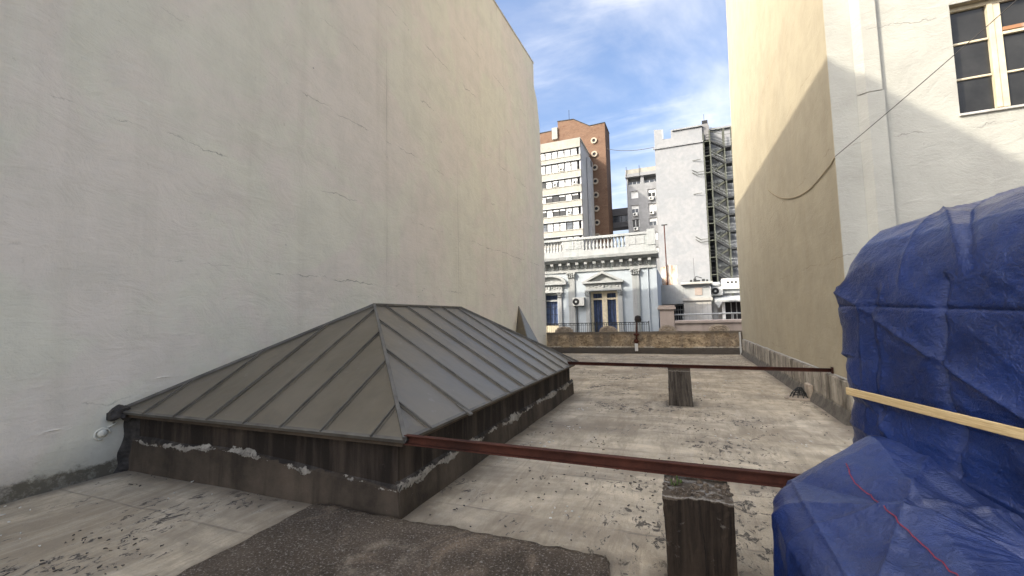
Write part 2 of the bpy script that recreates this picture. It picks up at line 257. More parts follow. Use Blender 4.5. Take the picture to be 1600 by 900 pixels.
M['asphalt']=basic('asphalt',(.05,.05,.052),.9,.3,2,.3); M['roofing']=basic('roofing',(.24,.22,.20),.9,.3,1,.2)
M['membrane_torn']=basic('membrane_torn',(.055,.048,.042),.8,.6,14,.5,fine=25)
M['chip_pale']=basic('chip_pale',(.66,.63,.56),.8,.3,20,0); M['chip_dark']=basic('chip_dark',(.075,.064,.055),.9,.4,20,0)
M['moss']=basic('moss',(.07,.10,.03),.95,.4,20,.3)

# ------------------------------------------------------------------ helpers: geometry
class MB:
    def __init__(s): s.v=[]; s.f=[]
    def add(s,vs,fs):
        b=len(s.v); s.v+= [tuple(p) for p in vs]; s.f += [tuple(i+b for i in q) for q in fs]; return s
    def box(s,x0,x1,y0,y1,z0,z1):
        return s.add([(x0,y0,z0),(x1,y0,z0),(x1,y1,z0),(x0,y1,z0),(x0,y0,z1),(x1,y0,z1),(x1,y1,z1),(x0,y1,z1)],
            [(3,2,1,0),(4,5,6,7),(0,1,5,4),(1,2,6,5),(2,3,7,6),(3,0,4,7)])
    def prism(s,pts,a,b,axis='y'):
        """polygon in the other two axes (counter-clockwise order irrelevant), extruded a..b along axis"""
        def P(p,d): return {'y':(p[0],d,p[1]),'x':(d,p[0],p[1]),'z':(p[0],p[1],d)}[axis]
        n=len(pts); vs=[P(p,a) for p in pts]+[P(p,b) for p in pts]
        return s.add(vs,[tuple(range(n)),tuple(range(2*n-1,n-1,-1))]+[(i,i+n,(i+1)%n+n,(i+1)%n) for i in range(n)])
    def slab(s,pts,off):
        n=len(pts); off=Vector(off); vs=[Vector(p) for p in pts]+[Vector(p)+off for p in pts]
        return s.add(vs,[tuple(range(n)),tuple(range(2*n-1,n-1,-1))]+[(i,i+n,(i+1)%n+n,(i+1)%n) for i in range(n)])
    def bar(s,p,q,w,h,up=(0,0,1)):
        p=Vector(p);q=Vector(q);d=(q-p).normalized();up=Vector(up)
        if abs(d.dot(up))>.98: up=Vector((0,1,0))
        sx=d.cross(up).normalized(); sz=sx.cross(d)
        c=[sx*a*w/2+sz*b*h/2 for a,b in((-1,-1),(1,-1),(1,1),(-1,1))]
        return s.add([p+k for k in c]+[q+k for k in c],[(0,1,2,3),(7,6,5,4)]+[(i,i+4,(i+1)%4+4,(i+1)%4) for i in range(4)])
    def tube(s,path,rad,n=8,cap=True):
        path=[Vector(p) for p in path]; rings=[]; pv=None
        for i,p in enumerate(path):
            d=(path[min(i+1,len(path)-1)]-path[max(i-1,0)]).normalized()
            a=Vector((0,0,1)) if abs(d.z)<.9 else Vector((0,1,0))
            x=d.cross(a).normalized() if pv is None else (pv-d*pv.dot(d)).normalized(); pv=x; y=d.cross(x)
            rr=rad[i] if isinstance(rad,(list,tuple)) else rad
            rings.append([p+x*cos(2*pi*k/n)*rr+y*sin(2*pi*k/n)*rr for k in range(n)])
        vs=[v for q in rings for v in q]; fs=[(i*n+k,i*n+(k+1)%n,(i+1)*n+(k+1)%n,(i+1)*n+k) for i in range(len(rings)-1) for k in range(n)]
        if cap: fs+=[tuple(range(n-1,-1,-1)),tuple((len(rings)-1)*n+k for k in range(n))]
        return s.add(vs,fs)
    def lathe(s,prof,c=(0,0,0),n=10):
        vs=[(c[0]+r*cos(2*pi*k/n),c[1]+r*sin(2*pi*k/n),c[2]+z) for r,z in prof for k in range(n)]
        m=len(prof); return s.add(vs,[(i*n+k,i*n+(k+1)%n,(i+1)*n+(k+1)%n,(i+1)*n+k) for i in range(m-1) for k in range(n)]+[tuple(range(n-1,-1,-1)),tuple((m-1)*n+k for k in range(n))])
    def disc(s,c,r,d,n=16,axis='y',r2=None):
        r2=r2 or r
        def P(a,rr,k):
            x=rr*cos(a);z=rr*sin(a)
            return (c[0]+x,c[1]+k,c[2]+z) if axis=='y' else (c[0]+k,c[1]+x,c[2]+z)
        vs=[P(2*pi*i/n,r,0) for i in range(n)]+[P(2*pi*i/n,r2,d) for i in range(n)]
        return s.add(vs,[tuple(range(n)),tuple(range(2*n-1,n-1,-1))]+[(i,i+n,(i+1)%n+n,(i+1)%n) for i in range(n)])
    def ring(s,c,r0,r1,d,n=20):
        vs=[]
        for rr,k in ((r0,0),(r1,0),(r1,d),(r0,d)): vs+=[(c[0]+rr*cos(2*pi*i/n),c[1]+k,c[2]+rr*sin(2*pi*i/n)) for i in range(n)]
        return s.add(vs,[(j*n+i,j*n+(i+1)%n,((j+1)%4)*n+(i+1)%n,((j+1)%4)*n+i) for j in range(4) for i in range(n)])
    def lump(s,c,r,n=6):
        vs=[];m=4
        for j in range(1,m):
            for k in range(n): vs.append((c[0]+r[0]*sin(pi*j/m)*cos(2*pi*k/n),c[1]+r[1]*sin(pi*j/m)*sin(2*pi*k/n),c[2]+r[2]*cos(pi*j/m)))
        vs+=[(c[0],c[1],c[2]+r[2]),(c[0],c[1],c[2]-r[2])]; T=(m-1)*n
        fs=[(j*n+k,(j+1)*n+k,(j+1)*n+(k+1)%n,j*n+(k+1)%n) for j in range(m-2) for k in range(n)]
        return s.add(vs,fs+[(T,k,(k+1)%n) for k in range(n)]+[((m-2)*n+(k+1)%n,(m-2)*n+k,T+1) for k in range(n)])
    def mesh(s,name,mat,smooth=False,fix=True):
        me=bpy.data.meshes.new(name); me.from_pydata(s.v,[],s.f); me.materials.append(M[mat])
        if fix:
            bm=bmesh.new(); bm.from_mesh(me); bmesh.ops.recalc_face_normals(bm,faces=bm.faces); bm.to_mesh(me); bm.free()
        if smooth: me.polygons.foreach_set('use_smooth',[True]*len(me.polygons))
        return me
    def build(s,name,mat,parent=None,smooth=False,bevel=0,seg=2,label=None):
        o=bpy.data.objects.new(name,s.mesh(name,mat,smooth)); link(o,parent)
        if bevel:
            b=o.modifiers.new('bevel','BEVEL'); b.width=bevel; b.segments=seg; b.limit_method='ANGLE'
        if label: o['label']=label
        return o
def link(o,parent=None):
    col.objects.link(o)
    if parent is not None:
        o.parent=parent; 
        o.matrix_parent_inverse = Matrix.Translation(-world_loc(parent))
def world_loc(p):
    v=Vector(p.location); q=p.parent
    if q is not None: v = q_world(p)
    return v
def q_world(p):
    m=Matrix.Identity(4); 
    while p is not None:
        m = p.matrix_parent_inverse @ Matrix.Translation(p.location) @ m if p.parent is not None else Matrix.Translation(p.location) @ m
        p=p.parent
    return m.to_translation()
def thing(name,loc,label,cat,group=None):
    o=bpy.data.objects.new(name,None); o.empty_display_size=.2; o.location=loc; col.objects.link(o); return tag(o,label,cat,group)
def tag(o,label,cat,group=None):
    o['label']=label; o['category']=cat
    if group: o['group']=group
    return o
def struct(o): o['kind']='structure'; return o
def inst(me,name,parent,loc=(0,0,0),rot=(0,0,0),scale=(1,1,1),label=None):
    """a further piece that shares its mesh (built about its own origin)"""
    o=bpy.data.objects.new(name,me); link(o,parent); o.location=loc; o.rotation_euler=rot; o.scale=scale
    if label: o['label']=label
    return o

# ------------------------------------------------------------------ setting
def grid_sheet(name,mat,x0,x1,y0,y1,z,step,amp):
    mb=MB(); nx=int((x1-x0)/step)+1; ny=int((y1-y0)/step)+1
    for j in range(ny):
        for i in range(nx):
            x=x0+(x1-x0)*i/(nx-1); y=y0+(y1-y0)*j/(ny-1)
            k=noise.fractal(Vector((x*.5,y*.5,3.)),1,2,4)*amp+noise.noise(Vector((x*3,y*3,1.)))*amp*.18
            mb.v.append((x,y,z+k-amp*.5))
    mb.f=[(j*nx+i,j*nx+i+1,(j+1)*nx+i+1,(j+1)*nx+i) for j in range(ny-1) for i in range(nx-1)]
    return mb.build(name,mat,smooth=True)
struct(MB().add([(-1500,-1500,-14),(1500,-1500,-14),(1500,1500,-14),(-1500,1500,-14)],[(0,1,2,3)]).build('street_ground','asphalt'))
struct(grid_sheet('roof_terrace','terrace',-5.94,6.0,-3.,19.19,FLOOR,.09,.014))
struct(MB().box(-5.94,6.,-3,19.19,-13.9,FLOOR-.06).build('terrace_building_body','roofing'))

# ---- left: tall grey building with a blind party wall
XW=-5.95; XY=2.19; YW=7.41
B=thing('party_wall_building',(-12,2,-14),'tall pale grey building whose blind cracked plaster wall fills the left side','building')
def top(y): return 11.27+.04*(y-.07)
MB().prism([(-8,-14),(18.3,-14),(18.3,top(18.3)),(-8,top(-8))],-18.5,XW,'x').build('blind_wall','grey_plaster',B)
MB().prism([(18.303,-14),(19.2,-14),(19.2,6.2),(19.02,9.2),(18.72,10.4),(18.303,10.9)],-18.5,XW-.004,'x').build('rear_wall_strip','grey_plaster',B)
MB().prism([(-8,top(-8)),(18.32,top(18.32)),(18.32,top(18.32)+.07),(-8,top(-8)+.07)],XW-.34,XW+.02,'x').build('coping','dirty_white',B)
# small iron stub left in the wall by the skylight corner
mb=MB(); mb.lump((XW,2.73,-1.14),(.035,.055,.05),9); mb.tube([(XW+.01,2.73+.07*cos(2*pi*k/12),-1.15+.06*sin(2*pi*k/12)) for k in range(10)],.010,5); mb.tube([(XW+.005,2.78,-1.09),(XW+.02,2.86,-1.05)],.008,5); mb.build('plaster_knob','grey_plaster',B,smooth=True)
for y0,y1,z in ((2.25,2.42,-1.02),(1.35,1.5,-.92),(3.2,3.42,-.62)):   # small curls of lifted paint
    mb=MB(); n=9
    for i in range(n): k=sin(pi*i/(n-1)); mb.v+=[(XW-.002,y0+(y1-y0)*i/(n-1),z+random.uniform(-.004,.004)),(XW+.010*k,y0+(y1-y0)*i/(n-1),z+.008*k),(XW-.002,y0+(y1-y0)*i/(n-1),z+.026*k+.001)]
    mb.f=[(3*i+k,3*i+k+1,3*i+k+4,3*i+k+3) for i in range(n-1) for k in (0,1)]; mb.build('lifted_paint_edge','grey_plaster',B)


# ---- right: yellow flank and white front of one building
B=thing('rendered_corner_building',(6,12,-14),'building at right with beige yellow flank and sunlit white front with a window','building')
mb=MB(); mb.prism([(YW+.014,-14),(19.2,-14),(19.2,2.),(18.9,6),(18.2,10),(17.7,14),(17.7,17),(YW+.014,17)],XY,3.61,'x'); mb.build('side_wall','yellow_plaster',B)
MB().box(5.35,14,YW+.014,19.2,-14,17).build('inner_wall','yellow_plaster',B)
MB().box(3.612,5.348,YW+.014,19.2,4.17,17).build('inner_wall','yellow_plaster',B)
MB().box(3.612,5.348,YW+.014,19.2,-14,2.62).build('inner_wall','yellow_plaster',B)
MB().box(3.612,5.348,9.6,19.2,2.62,4.17).build('room_back_wall','bridge_grey',B)
mb=MB()
zs=[-14,2.62,4.17,17.]
mb.box(XY+.006,3.61,YW,YW+.014,-14,17); mb.box(5.35,14,YW,YW+.014,-14,17); mb.box(3.61,5.35,YW,YW+.014,4.17,17); mb.box(3.61,5.35,YW,YW+.014,-14,2.62)
mb.build('front_render_coat','white_plaster',B)
for za,zb,e in ((-1.6,3.105,0),(3.118,17,.012)):
    MB().prism([(2.505,YW-.001),(2.60,YW-.085+e),(2.80-e,YW-.085+e),(2.80-e,YW-.001)],za,zb,'z').build('pipe_chase','white_plaster',B,bevel=.006)
# window
wf=MB().box(3.612,5.348,YW+.10,YW+.16,2.622,2.66).build('window','cream_paint',B)
def wp(n,mat,*a): return MB().box(*a).build(n,mat,wf,bevel=.004)
YF0,YF1=YW+.095,YW+.165
wp('frame','cream_paint',3.612,3.655,YF0,YF1,2.664,4.168); wp('frame','cream_paint',3.66,5.348,YF0,YF1,4.11,4.168)
wp('mullion','cream_paint',4.03,4.085,YF0-.02,YF1,2.664,4.105); wp('mullion','cream_paint',4.09,4.165,YF0-.005,YF1,2.664,4.105)
for z in (3.14,3.645): wp('glazing_bar','cream_paint',3.66,4.026,YF0+.01,YF1-.02,z-.014,z+.014)
wp('transom','rust_streaked',4.17,5.348,YF0-.012,YF1,3.70,3.752); wp('casement_rail','cream_paint',4.17,5.348,YF0-.005,YF1-.01,3.652,3.692)
wp('glazing_bar','cream_paint',4.17,5.348,YF0+.01,YF1-.02,3.122,3.148); wp('mullion','cream_paint',4.70,4.78,YF0-.005,YF1,2.664,3.65)
for (x0,x1,z0,z1) in ((3.657,4.028,2.664,3.125),(3.657,4.028,3.155,3.63),(3.657,4.028,3.66,4.108),(4.168,4.698,2.664,3.12),(4.168,4.698,3.15,3.65),(4.168,5.346,3.754,4.108),(4.782,5.346,2.664,3.12),(4.782,5.346,3.15,3.65)):
    MB().box(x0,x1,YF0+.035,YF0+.041,z0,z1).build('pane','glass',wf)
MB().box(3.60,5.36,YW-.03,YW+.09,2.585,2.618).build('sill','dirty_white',B,bevel=.006)
# skirting at the foot of the yellow wall
MB().box(2.155,7,YW-.05,YW-.002,-1.62,-1.02).build('skirting','skirting',B)
mb=MB(); ys=[YW+.02+i*.45 for i in range(27)]; 
for i in range(len(ys)-1):
    a,b=ys[i],min(ys[i+1],19.18); za=-1.0+.02*noise.noise(Vector((a,0,0))); zb=-1.0+.02*noise.noise(Vector((b,0,0)))
    mb.add([(XY-.04,a,-1.62),(XY-.002,a,-1.62),(XY-.002,a,za),(XY-.035,a,za-.02),(XY-.04,b,-1.62),(XY-.002,b,-1.62),(XY-.002,b,zb),(XY-.035,b,zb-.02)],[(3,2,6,7),(0,3,7,4),(0,1,2,3),(7,6,5,4)])
mb.build('skirting','skirting',B)
MB().prism([(XY-.12,-1.62),(XY-.041,-1.62),(XY-.041,-1.42)],YW+.02,19.17,'y').build('cement_fillet','skirting',B)
mb=MB(); pts=[]
for i in range(40):
    y=YW+.1+i*.29; pts.append((XY-.012+.008*noise.noise(Vector((y*2,1,0))),y,-.985+.022*noise.noise(Vector((y*1.7,0,2)))))
mb.tube(pts,[.012+.010*abs(noise.noise(Vector((p[1]*4,0,0)))) for p in pts],5); mb.build('loose_render_edge','dirty_white',B)
MB().box(XY-.11,XY-.04,9.30,9.62,-1.62,-1.32).build('outlet_patch','stone_trim',B,bevel=.02)

# ---- rear parapet of the terrace
B=thing('parapet_wall',(-1.9,19.3,-1.6),'low parapet of spalled tan render closing the far end of the terrace','wall')
mb=MB(); nx,nz=150,14; x0,x1=XW+.005,XY-.001
for j in range(nz+1):
    for i in range(nx+1):
        x=x0+(x1-x0)*i/nx; z=-1.66+1.0*j/nz
        d=.035*noise.fractal(Vector((x*2.2,5,z*3.)),1,2,5); d=d if z>-1.33 else -.03
        mb.v.append((x,19.2+d*(0 if j==nz and False else 1),z+(.012*noise.noise(Vector((x*3,0,9))) if j==nz else 0)))
mb.f=[(j*(nx+1)+i,j*(nx+1)+i+1,(j+1)*(nx+1)+i+1,(j+1)*(nx+1)+i) for j in range(nz) for i in range(nx)]
b=len(mb.v)
for i in range(nx+1): mb.v.append((x0+(x1-x0)*i/nx,19.5,-.67))
mb.f+=[(nz*(nx+1)+i,nz*(nx+1)+i+1,b+i+1,b+i) for i in range(nx)]
mb.add([(x0,19.5,-.67),(x1,19.5,-.67),(x1,19.5,-1.7),(x0,19.5,-1.7)],[(0,1,2,3)])
mb.build('wall','parapet',B,smooth=True)
for cx,w in ((-5.2,.43),(-3.15,.40),(-.62,.36),(1.38,.40)):
    mb=MB(); pts=[(cx+w*cos(pi*k/14),-.69+.29*sin(pi*k/14)**.8) for k in range(15)]; mb.prism(pts,19.52,19.66,'y'); o=mb.build('arched_crest','stone_trim',B,bevel=.012)
    a=[(cx+w*.78*cos(pi*k/12),19.512,-.67+.20*sin(pi*k/12)) for k in range(13)]; MB().tube(a,.022,6).build('crest_moulding','stone_trim',o)
    lm=MB()
    for q in range(5): lm.lump((cx+(q-2)*w*.24,19.52,-.60+.03*(q%2)),(.05,.03,.05))
    lm.build('crest_relief','stone_trim',o)
# corner strip where the parapet meets the yellow wall
MB().box(2.06,2.13,19.08,19.165,-1.62,-.72).build('corner_pipe','dirty_white',B,bevel=.02)
# floodlight on its rusty post
B=thing('flood_lamp',(-1.87,19.1,-1.6),'rusty post with dark floodlight head and white box against the parapet','lamp')
MB().tube([(-1.885,19.10,-1.52),(-1.87,19.10,-.9),(-1.84,19.10,-.25)],[.04,.04,.028],8).build('post','rust',B)
MB().lathe([(.02,-.05),(.12,-.11),(.15,0),(.12,.13),(.04,.17)],(-1.78,19.06,-.13),12).build('lamp_head','copper_lamp',B)
MB().lump((-1.87,19.08,-.78),(.13,.07,.06),8).build('bracket','rust',B); MB().lump((-1.89,19.08,-1.06),(.11,.07,.10),8).build('bracket','rust',B)
MB().box(-1.955,-1.83,19.03,19.12,-1.49,-1.17).build('junction_box','white_paint',B,bevel=.01)

# ------------------------------------------------------------------ skylight roof
EX0,EX1,EY0,EY1,EZ=-5.93,-2.08,2.86,8.85,-.93; RX,RY0,RY1,RZ=-4.0,4.81,7.33,.235
SK=thing('hipped_skylight',(-4,5.9,-1.6),'grey brown standing seam metal hip roof on a dark peeling curb','skylight')
MB().box(XW+.006,-2.25,3.0,8.8,-1.7,-.985).build('curb','curb_top',SK)
mb=MB()   # skirt with sloping top, proud of the curb
def skirt(p,q,n):
    p=Vector(p);q=Vector(q);n=Vector(n); K=40
    for i in range(K+1):
        a=p+(q-p)*i/K; w=.012*noise.noise(a*2.3); q_=min(1,max(0,(a.x+4.2)/2.0)); zt=(-1.275-.11*q_*q_*(3-2*q_) if n[1]<0 else -1.355)+.045+.02*noise.noise(a*1.7)
        mb.v += [tuple(a+n*(.045+w)+Vector((0,0,-1.7))),tuple(a+n*(.026+w*.6)+Vector((0,0,zt-.03))),tuple(a+n*-.004+Vector((0,0,zt)))]
    b=len(mb.v)-3*(K+1)
    mb.f.extend((b+3*i+k,b+3*i+k+1,b+3*i+k+4,b+3*i+k+3) for i in range(K) for k in (0,1))
skirt((XW,3.0,0),(-2.21,3.0,0),(0,-1,0)); skirt((-2.25,2.958,0),(-2.25,8.98,0),(1,0,0)); skirt((-2.25,8.8,0),(XW,8.8,0),(0,1,0))
mb.build('curb_skirt','curb_low',SK)
mb=MB(); mb.box(XW+.01,-2.13,2.90,2.925,-1.0,EZ-.016); mb.box(-2.155,-2.13,2.927,8.78,-1.0,EZ-.016); mb.box(XW+.01,-2.13,8.782,8.81,-1.0,EZ-.016); mb.build('fascia','fascia',SK)
A=Vector((RX,RY0,RZ));C=Vector((RX,RY1,RZ)); SW=Vector((EX0,EY0,EZ));SE=Vector((EX1,EY0,EZ));NE=Vector((EX1,EY1,EZ));NW=Vector((EX0,EY1,EZ))
def upto(P,Q,t): return P+(Q-P)*t
def roof_face(e0,e1,up,cuts,apexes):
    """e0->e1 the eave; cuts: distances along the eave where seams start; apexes: the one or two ridge points"""
    L=(e1-e0).length; ax=(e1-e0)/L; a0=apexes[0]; a1=apexes[-1]
    nrm=(e1-e0).cross(a0-e0).normalized(); s0=(a0-e0).dot(ax); s1=(a1-e0).dot(ax)
    def topat(s):
        if s<=s0: return upto(e0,a0,s/s0)
        if s>=s1: return upto(e1,a1,(L-s)/(L-s1))
        return upto(a0,a1,(s-s0)/max(1e-6,s1-s0))
    ks=[0]+list(cuts)+[L]
    for i in range(len(ks)-1):
        p,q=ks[i],ks[i+1]; pts=[e0+ax*(p+.002),e0+ax*(q-.002)]
        tq=topat(q);tp=topat(p); mids=[s for s in (s1,s0) if p+.01<s<q-.01]
        up_pts=([tq] if (tq-pts[1]).length>.02 else [])+[topat(s) for s in sorted(set(mids),reverse=True)]+([tp] if (tp-pts[0]).length>.02 else [])
        pts+=up_pts
        jig=nrm*random.uniform(-.002,.002)
        # a gently dished pan: centre vertex sunk or raised
        c=sum((v for v in pts),Vector())/len(pts); n=len(pts); k=nrm*random.uniform(-.022,.012)
        m=MB(); low=[v+jig-nrm*.012 for v in pts]; upv=[v+jig for v in pts]
        m.v=[tuple(v) for v in upv]+[tuple(v) for v in low]+[tuple(c+k)]
        m.f=[(j,(j+1)%n,2*n) for j in range(n)]+[(j,j+n,(j+1)%n+n,(j+1)%n) for j in range(n)]+[tuple(range(2*n-1,n-1,-1))]
        m.build('roof_panel','seam_metal',SK)
    for s in cuts:
        lo=e0+ax*s; hi=topat(s); d=(hi-lo).normalized()
        o=MB().bar(lo-d*.012+nrm*.014,hi+nrm*.010,.013,.024,nrm).build('seam','seam_rib',SK)
        MB().bar(lo-d*.005-nrm*.002+nrm*.004,hi+nrm*.003,.05,.006,nrm).build('seam_foot','seam_metal',o)
    MB().bar(e0-nrm*.008,e1-nrm*.008,.03,.034,nrm).build('drip_edge','seam_rib',SK)
roof_face(SW,SE,None,[x-EX0 for x in (-5.45,-4.93,-4.42,-3.90,-3.42,-2.94,-2.40)],[A])
roof_face(SE,NE,None,[y-EY0 for y in (3.22,3.92,4.48,5.04,5.56,6.11,6.64,7.16,7.65,8.10,8.52)],[A,C])
roof_face(NE,NW,None,[.6,1.2,1.8,2.4,3.0,3.5],[C])
roof_face(NW,SW,None,[.5+.55*i for i in range(10)],[C,A])
for p,q in ((SE,A),(SW,A),(NE,C),(NW,C),(A,C)):
    d=(q-p).normalized(); MB().bar(p+Vector((0,0,.016))-d*.01,q+Vector((0,0,.018)),.034,.03).build('ridge_cap' if p is A else 'hip_cap','seam_rib',SK)
MB().bar((EX1+.06,3.885,EZ-.02),(EX1-.12,3.915,EZ+.075),.05,.02).build('bent_seam_end','seam_rib',SK)
# crumpled flashing in the corner by the wall
mb=MB(); n=26
for j in range(n):
    for i in range(12):
        a=2*pi*i/12; tt=j/(n-1); rad=1.45*(.085+.06*noise.noise(Vector((tt*5,i*.7,2))))*(.35+.65*sin(pi*min(1,tt*1.15+.1)))
        mb.v.append((XW+.035+rad*cos(a)*.8+.03*tt,2.76+.34*tt,-.97+.03*sin(tt*5)+rad*sin(a)*.62+.012*noise.noise(Vector((tt*14,i*1.3,7)))))
mb.f=[(j*12+i,j*12+(i+1)%12,(j+1)*12+(i+1)%12,(j+1)*12+i) for j in range(n-1) for i in range(12)]
mb.f+=[tuple(range(12)),tuple(range((n-1)*12,n*12))]
mb.build('torn_flashing','membrane_torn',SK)
mb=MB(); K=16
for i in range(K+1):
    tt=i/K; z=-1.0-.62*tt; mb.v+=[(XW+.003,2.93+.05*noise.noise(Vector((tt*4,1,1)))-.10*tt*tt,z),(XW+.05+.03*noise.noise(Vector((tt*6,3,1))),2.965,z),(XW+.16,2.998,z)]
mb.f=[(3*i+k,3*i+k+1,3*i+k+4,3*i+k+3) for i in range(K) for k in (0,1)]; mb.build('corner_flashing','membrane_torn',SK)
# small steep half-pyramid of sheet metal against the wall farther back
B=thing('metal_roof_cap',(-5.6,15.2,-1.6),'small steep sheet metal cap leaning on the grey wall behind the hip roof','roof cap')
ap=Vector((XW+.01,15.57,.49)); q=[Vector((XW+.01,14.9,-1.62)),Vector((-5.02,14.6,-1.62)),Vector((-4.9,15.9,-1.62)),Vector((XW+.01,16.4,-1.62))]
def tri(name,pts,mat): 
    n=(pts[1]-pts[0]).cross(pts[2]-pts[0]).normalized(); MB().slab(pts,n*.02).build(name,mat,B)
tri('roof_panel',[q[0],q[1],ap],'seam_metal'); tri('roof_panel',[q[1],q[2],ap],'seam_metal'); tri('roof_panel',[q[2],q[3],ap],'seam_metal')
MB().bar(q[1],ap,.035,.03).build('hip_cap','seam_rib',B); MB().bar(q[2],ap,.035,.03).build('hip_cap','seam_rib',B); MB().bar((q[1]+q[2])/2,ap,.02,.03,(1,0,0)).build('seam','seam_rib',B)

# ------------------------------------------------------------------ beams and piers
def channel(name,x0,x1,y,z0,z1,dz,label):
    """rusty channel section lying along x, flanges towards the viewer; dz = fall over its length"""
    B=thing(name,((x0+x1)/2,y,z0),label,'beam','rusty beams crossing the terrace')
    t=.007; d=.045
    def b(nm,ya,yb,za,zb): 
        mb=MB(); mb.add([(x0,ya,za),(x1,ya,za+dz),(x1,yb,za+dz),(x0,yb,za),(x0,ya,zb),(x1,ya,zb+dz),(x1,yb,zb+dz),(x0,yb,zb)],[(3,2,1,0),(4,5,6,7),(0,1,5,4),(1,2,6,5),(2,3,7,6),(3,0,4,7)]); mb.build(nm,'rust',B)
    b('web',y-t,y,z0+t,z1-t); b('top_flange',y-d,y,z1-t,z1); b('bottom_flange',y-d,y,z0,z0+t)
    for xx,zz in ((x1-.012,dz),): MB().box(xx-.006,xx+.006,y-d-.02,y+.03,z0+zz-.03,z1+zz+.02).build('end_plate','rust',B)
    return B
channel('steel_beam',-2.085,1.45,2.90,-.968,-.894,-.024,'near rusty steel beam from the hip roof corner to the blue tarp')
channel('steel_beam',-2.14,2.185,8.25,-.916,-.856,-.042,'far rusty steel beam spanning from the hip roof to the yellow wall')
def pier(x0,x1,y0,y1,z0,z1,flare,mat,label,seed):
    B=thing('concrete_pier',((x0+x1)/2,(y0+y1)/2,z0),label,'pier','weathered piers under the beams')
    mb=MB(); K=26; per=[]
    def ringpts(z,tt):
        fl=flare*(tt**2.2); a,b,c,d=x0-fl,x1+fl*1.4,y0-fl,y1+fl; pts=[]
        for (p,q) in (((a,c),(b,c)),((b,c),(b,d)),((b,d),(a,d)),((a,d),(a,c))):
            for i in range(12): pts.append((p[0]+(q[0]-p[0])*i/12,p[1]+(q[1]-p[1])*i/12))
        return pts
    for j in range(K+1):
        tt=1-j/K; z=z0+(z1-z0)*j/K
        for (x,y) in ringpts(z,tt):
            k=.010*noise.fractal(Vector((x*7+seed,y*7,z*2.5)),1,2,4)+.005*noise.noise(Vector((x*26+seed,y*26,z*1.2)))+.004*noise.noise(Vector((x*40,y*40,z*30)))
            mb.v.append((x+k,y+k*.9,z))
    n=48; mb.f=[(j*n+i,j*n+(i+1)%n,(j+1)*n+(i+1)%n,(j+1)*n+i) for j in range(K) for i in range(n)]
    c=len(mb.v); mb.v.append(((x0+x1)/2,(y0+y1)/2,z1)); mb.f+=[(K*n+i,K*n+(i+1)%n,c) for i in range(n)]
    mb.build('shaft',mat,B); return B
B=pier(-.150,.205,2.60,2.99,-1.66,-1.0,.0,'pier_near','near black streaked pier carrying the beam beside the blue tarp',0)
mb=MB()
for i in range(60): 
    mb.lump((random.uniform(-.145,.20),random.uniform(2.61,2.84),-1.0+random.uniform(-.004,.008)),(random.uniform(.008,.03),random.uniform(.008,.025),random.uniform(.006,.018)),5)
mb.build('crumbled_mortar','gritty',B)['kind']='stuff'
mb=MB()
for i in range(9): mb.lump((-.085+random.gauss(0,.018),2.74+random.gauss(0,.03),-.985+random.uniform(0,.02)),(.007,.012,.012),5)
mb.build('moss_tuft','moss',B)['kind']='stuff'
pier(-.285,.085,8.24,8.62,-1.66,-.935,.018,'pier_far','far grey pier under the beam in the middle of the terrace',9)
# gritty slab in the foreground
B=thing('mortar_ledge',(-1.8,2.,-1.6),'dark gritty mortar ledge in the foreground against the curb corner','ledge')
mb=MB(); nx,ny=90,90; X0,X1,Y0,Y1=-3.06,-.50,-1.0,2.94
for j in range(ny+1):
    for i in range(nx+1):
        x=X0+(X1-X0)*i/nx; y=Y0+(Y1-Y0)*j/ny; e=min(x-X0,X1-x,Y1-y)
        wob=.05*noise.noise(Vector((x*3,y*3,0)))+.03*noise.noise(Vector((x*11,y*11,5)))
        z=-1.552+.010*noise.fractal(Vector((x*3,y*3,4)),1,2,4)-.05*max(0,1-(e+wob*.4)/.035)**2 if e<.05 else -1.552+.010*noise.fractal(Vector((x*3,y*3,4)),1,2,4)
        if i in(0,nx) or j in(0,ny): z=-1.66
        mb.v.append((x+(wob if i in (0,1,nx,nx-1) else 0),y+(wob*.8 if j in (ny,ny-1) else 0),z))
mb.f=[(j*(nx+1)+i,j*(nx+1)+i+1,(j+1)*(nx+1)+i+1,(j+1)*(nx+1)+i) for j in range(ny) for i in range(nx)]
mb.build('ledge_slab','gritty',B,smooth=True)

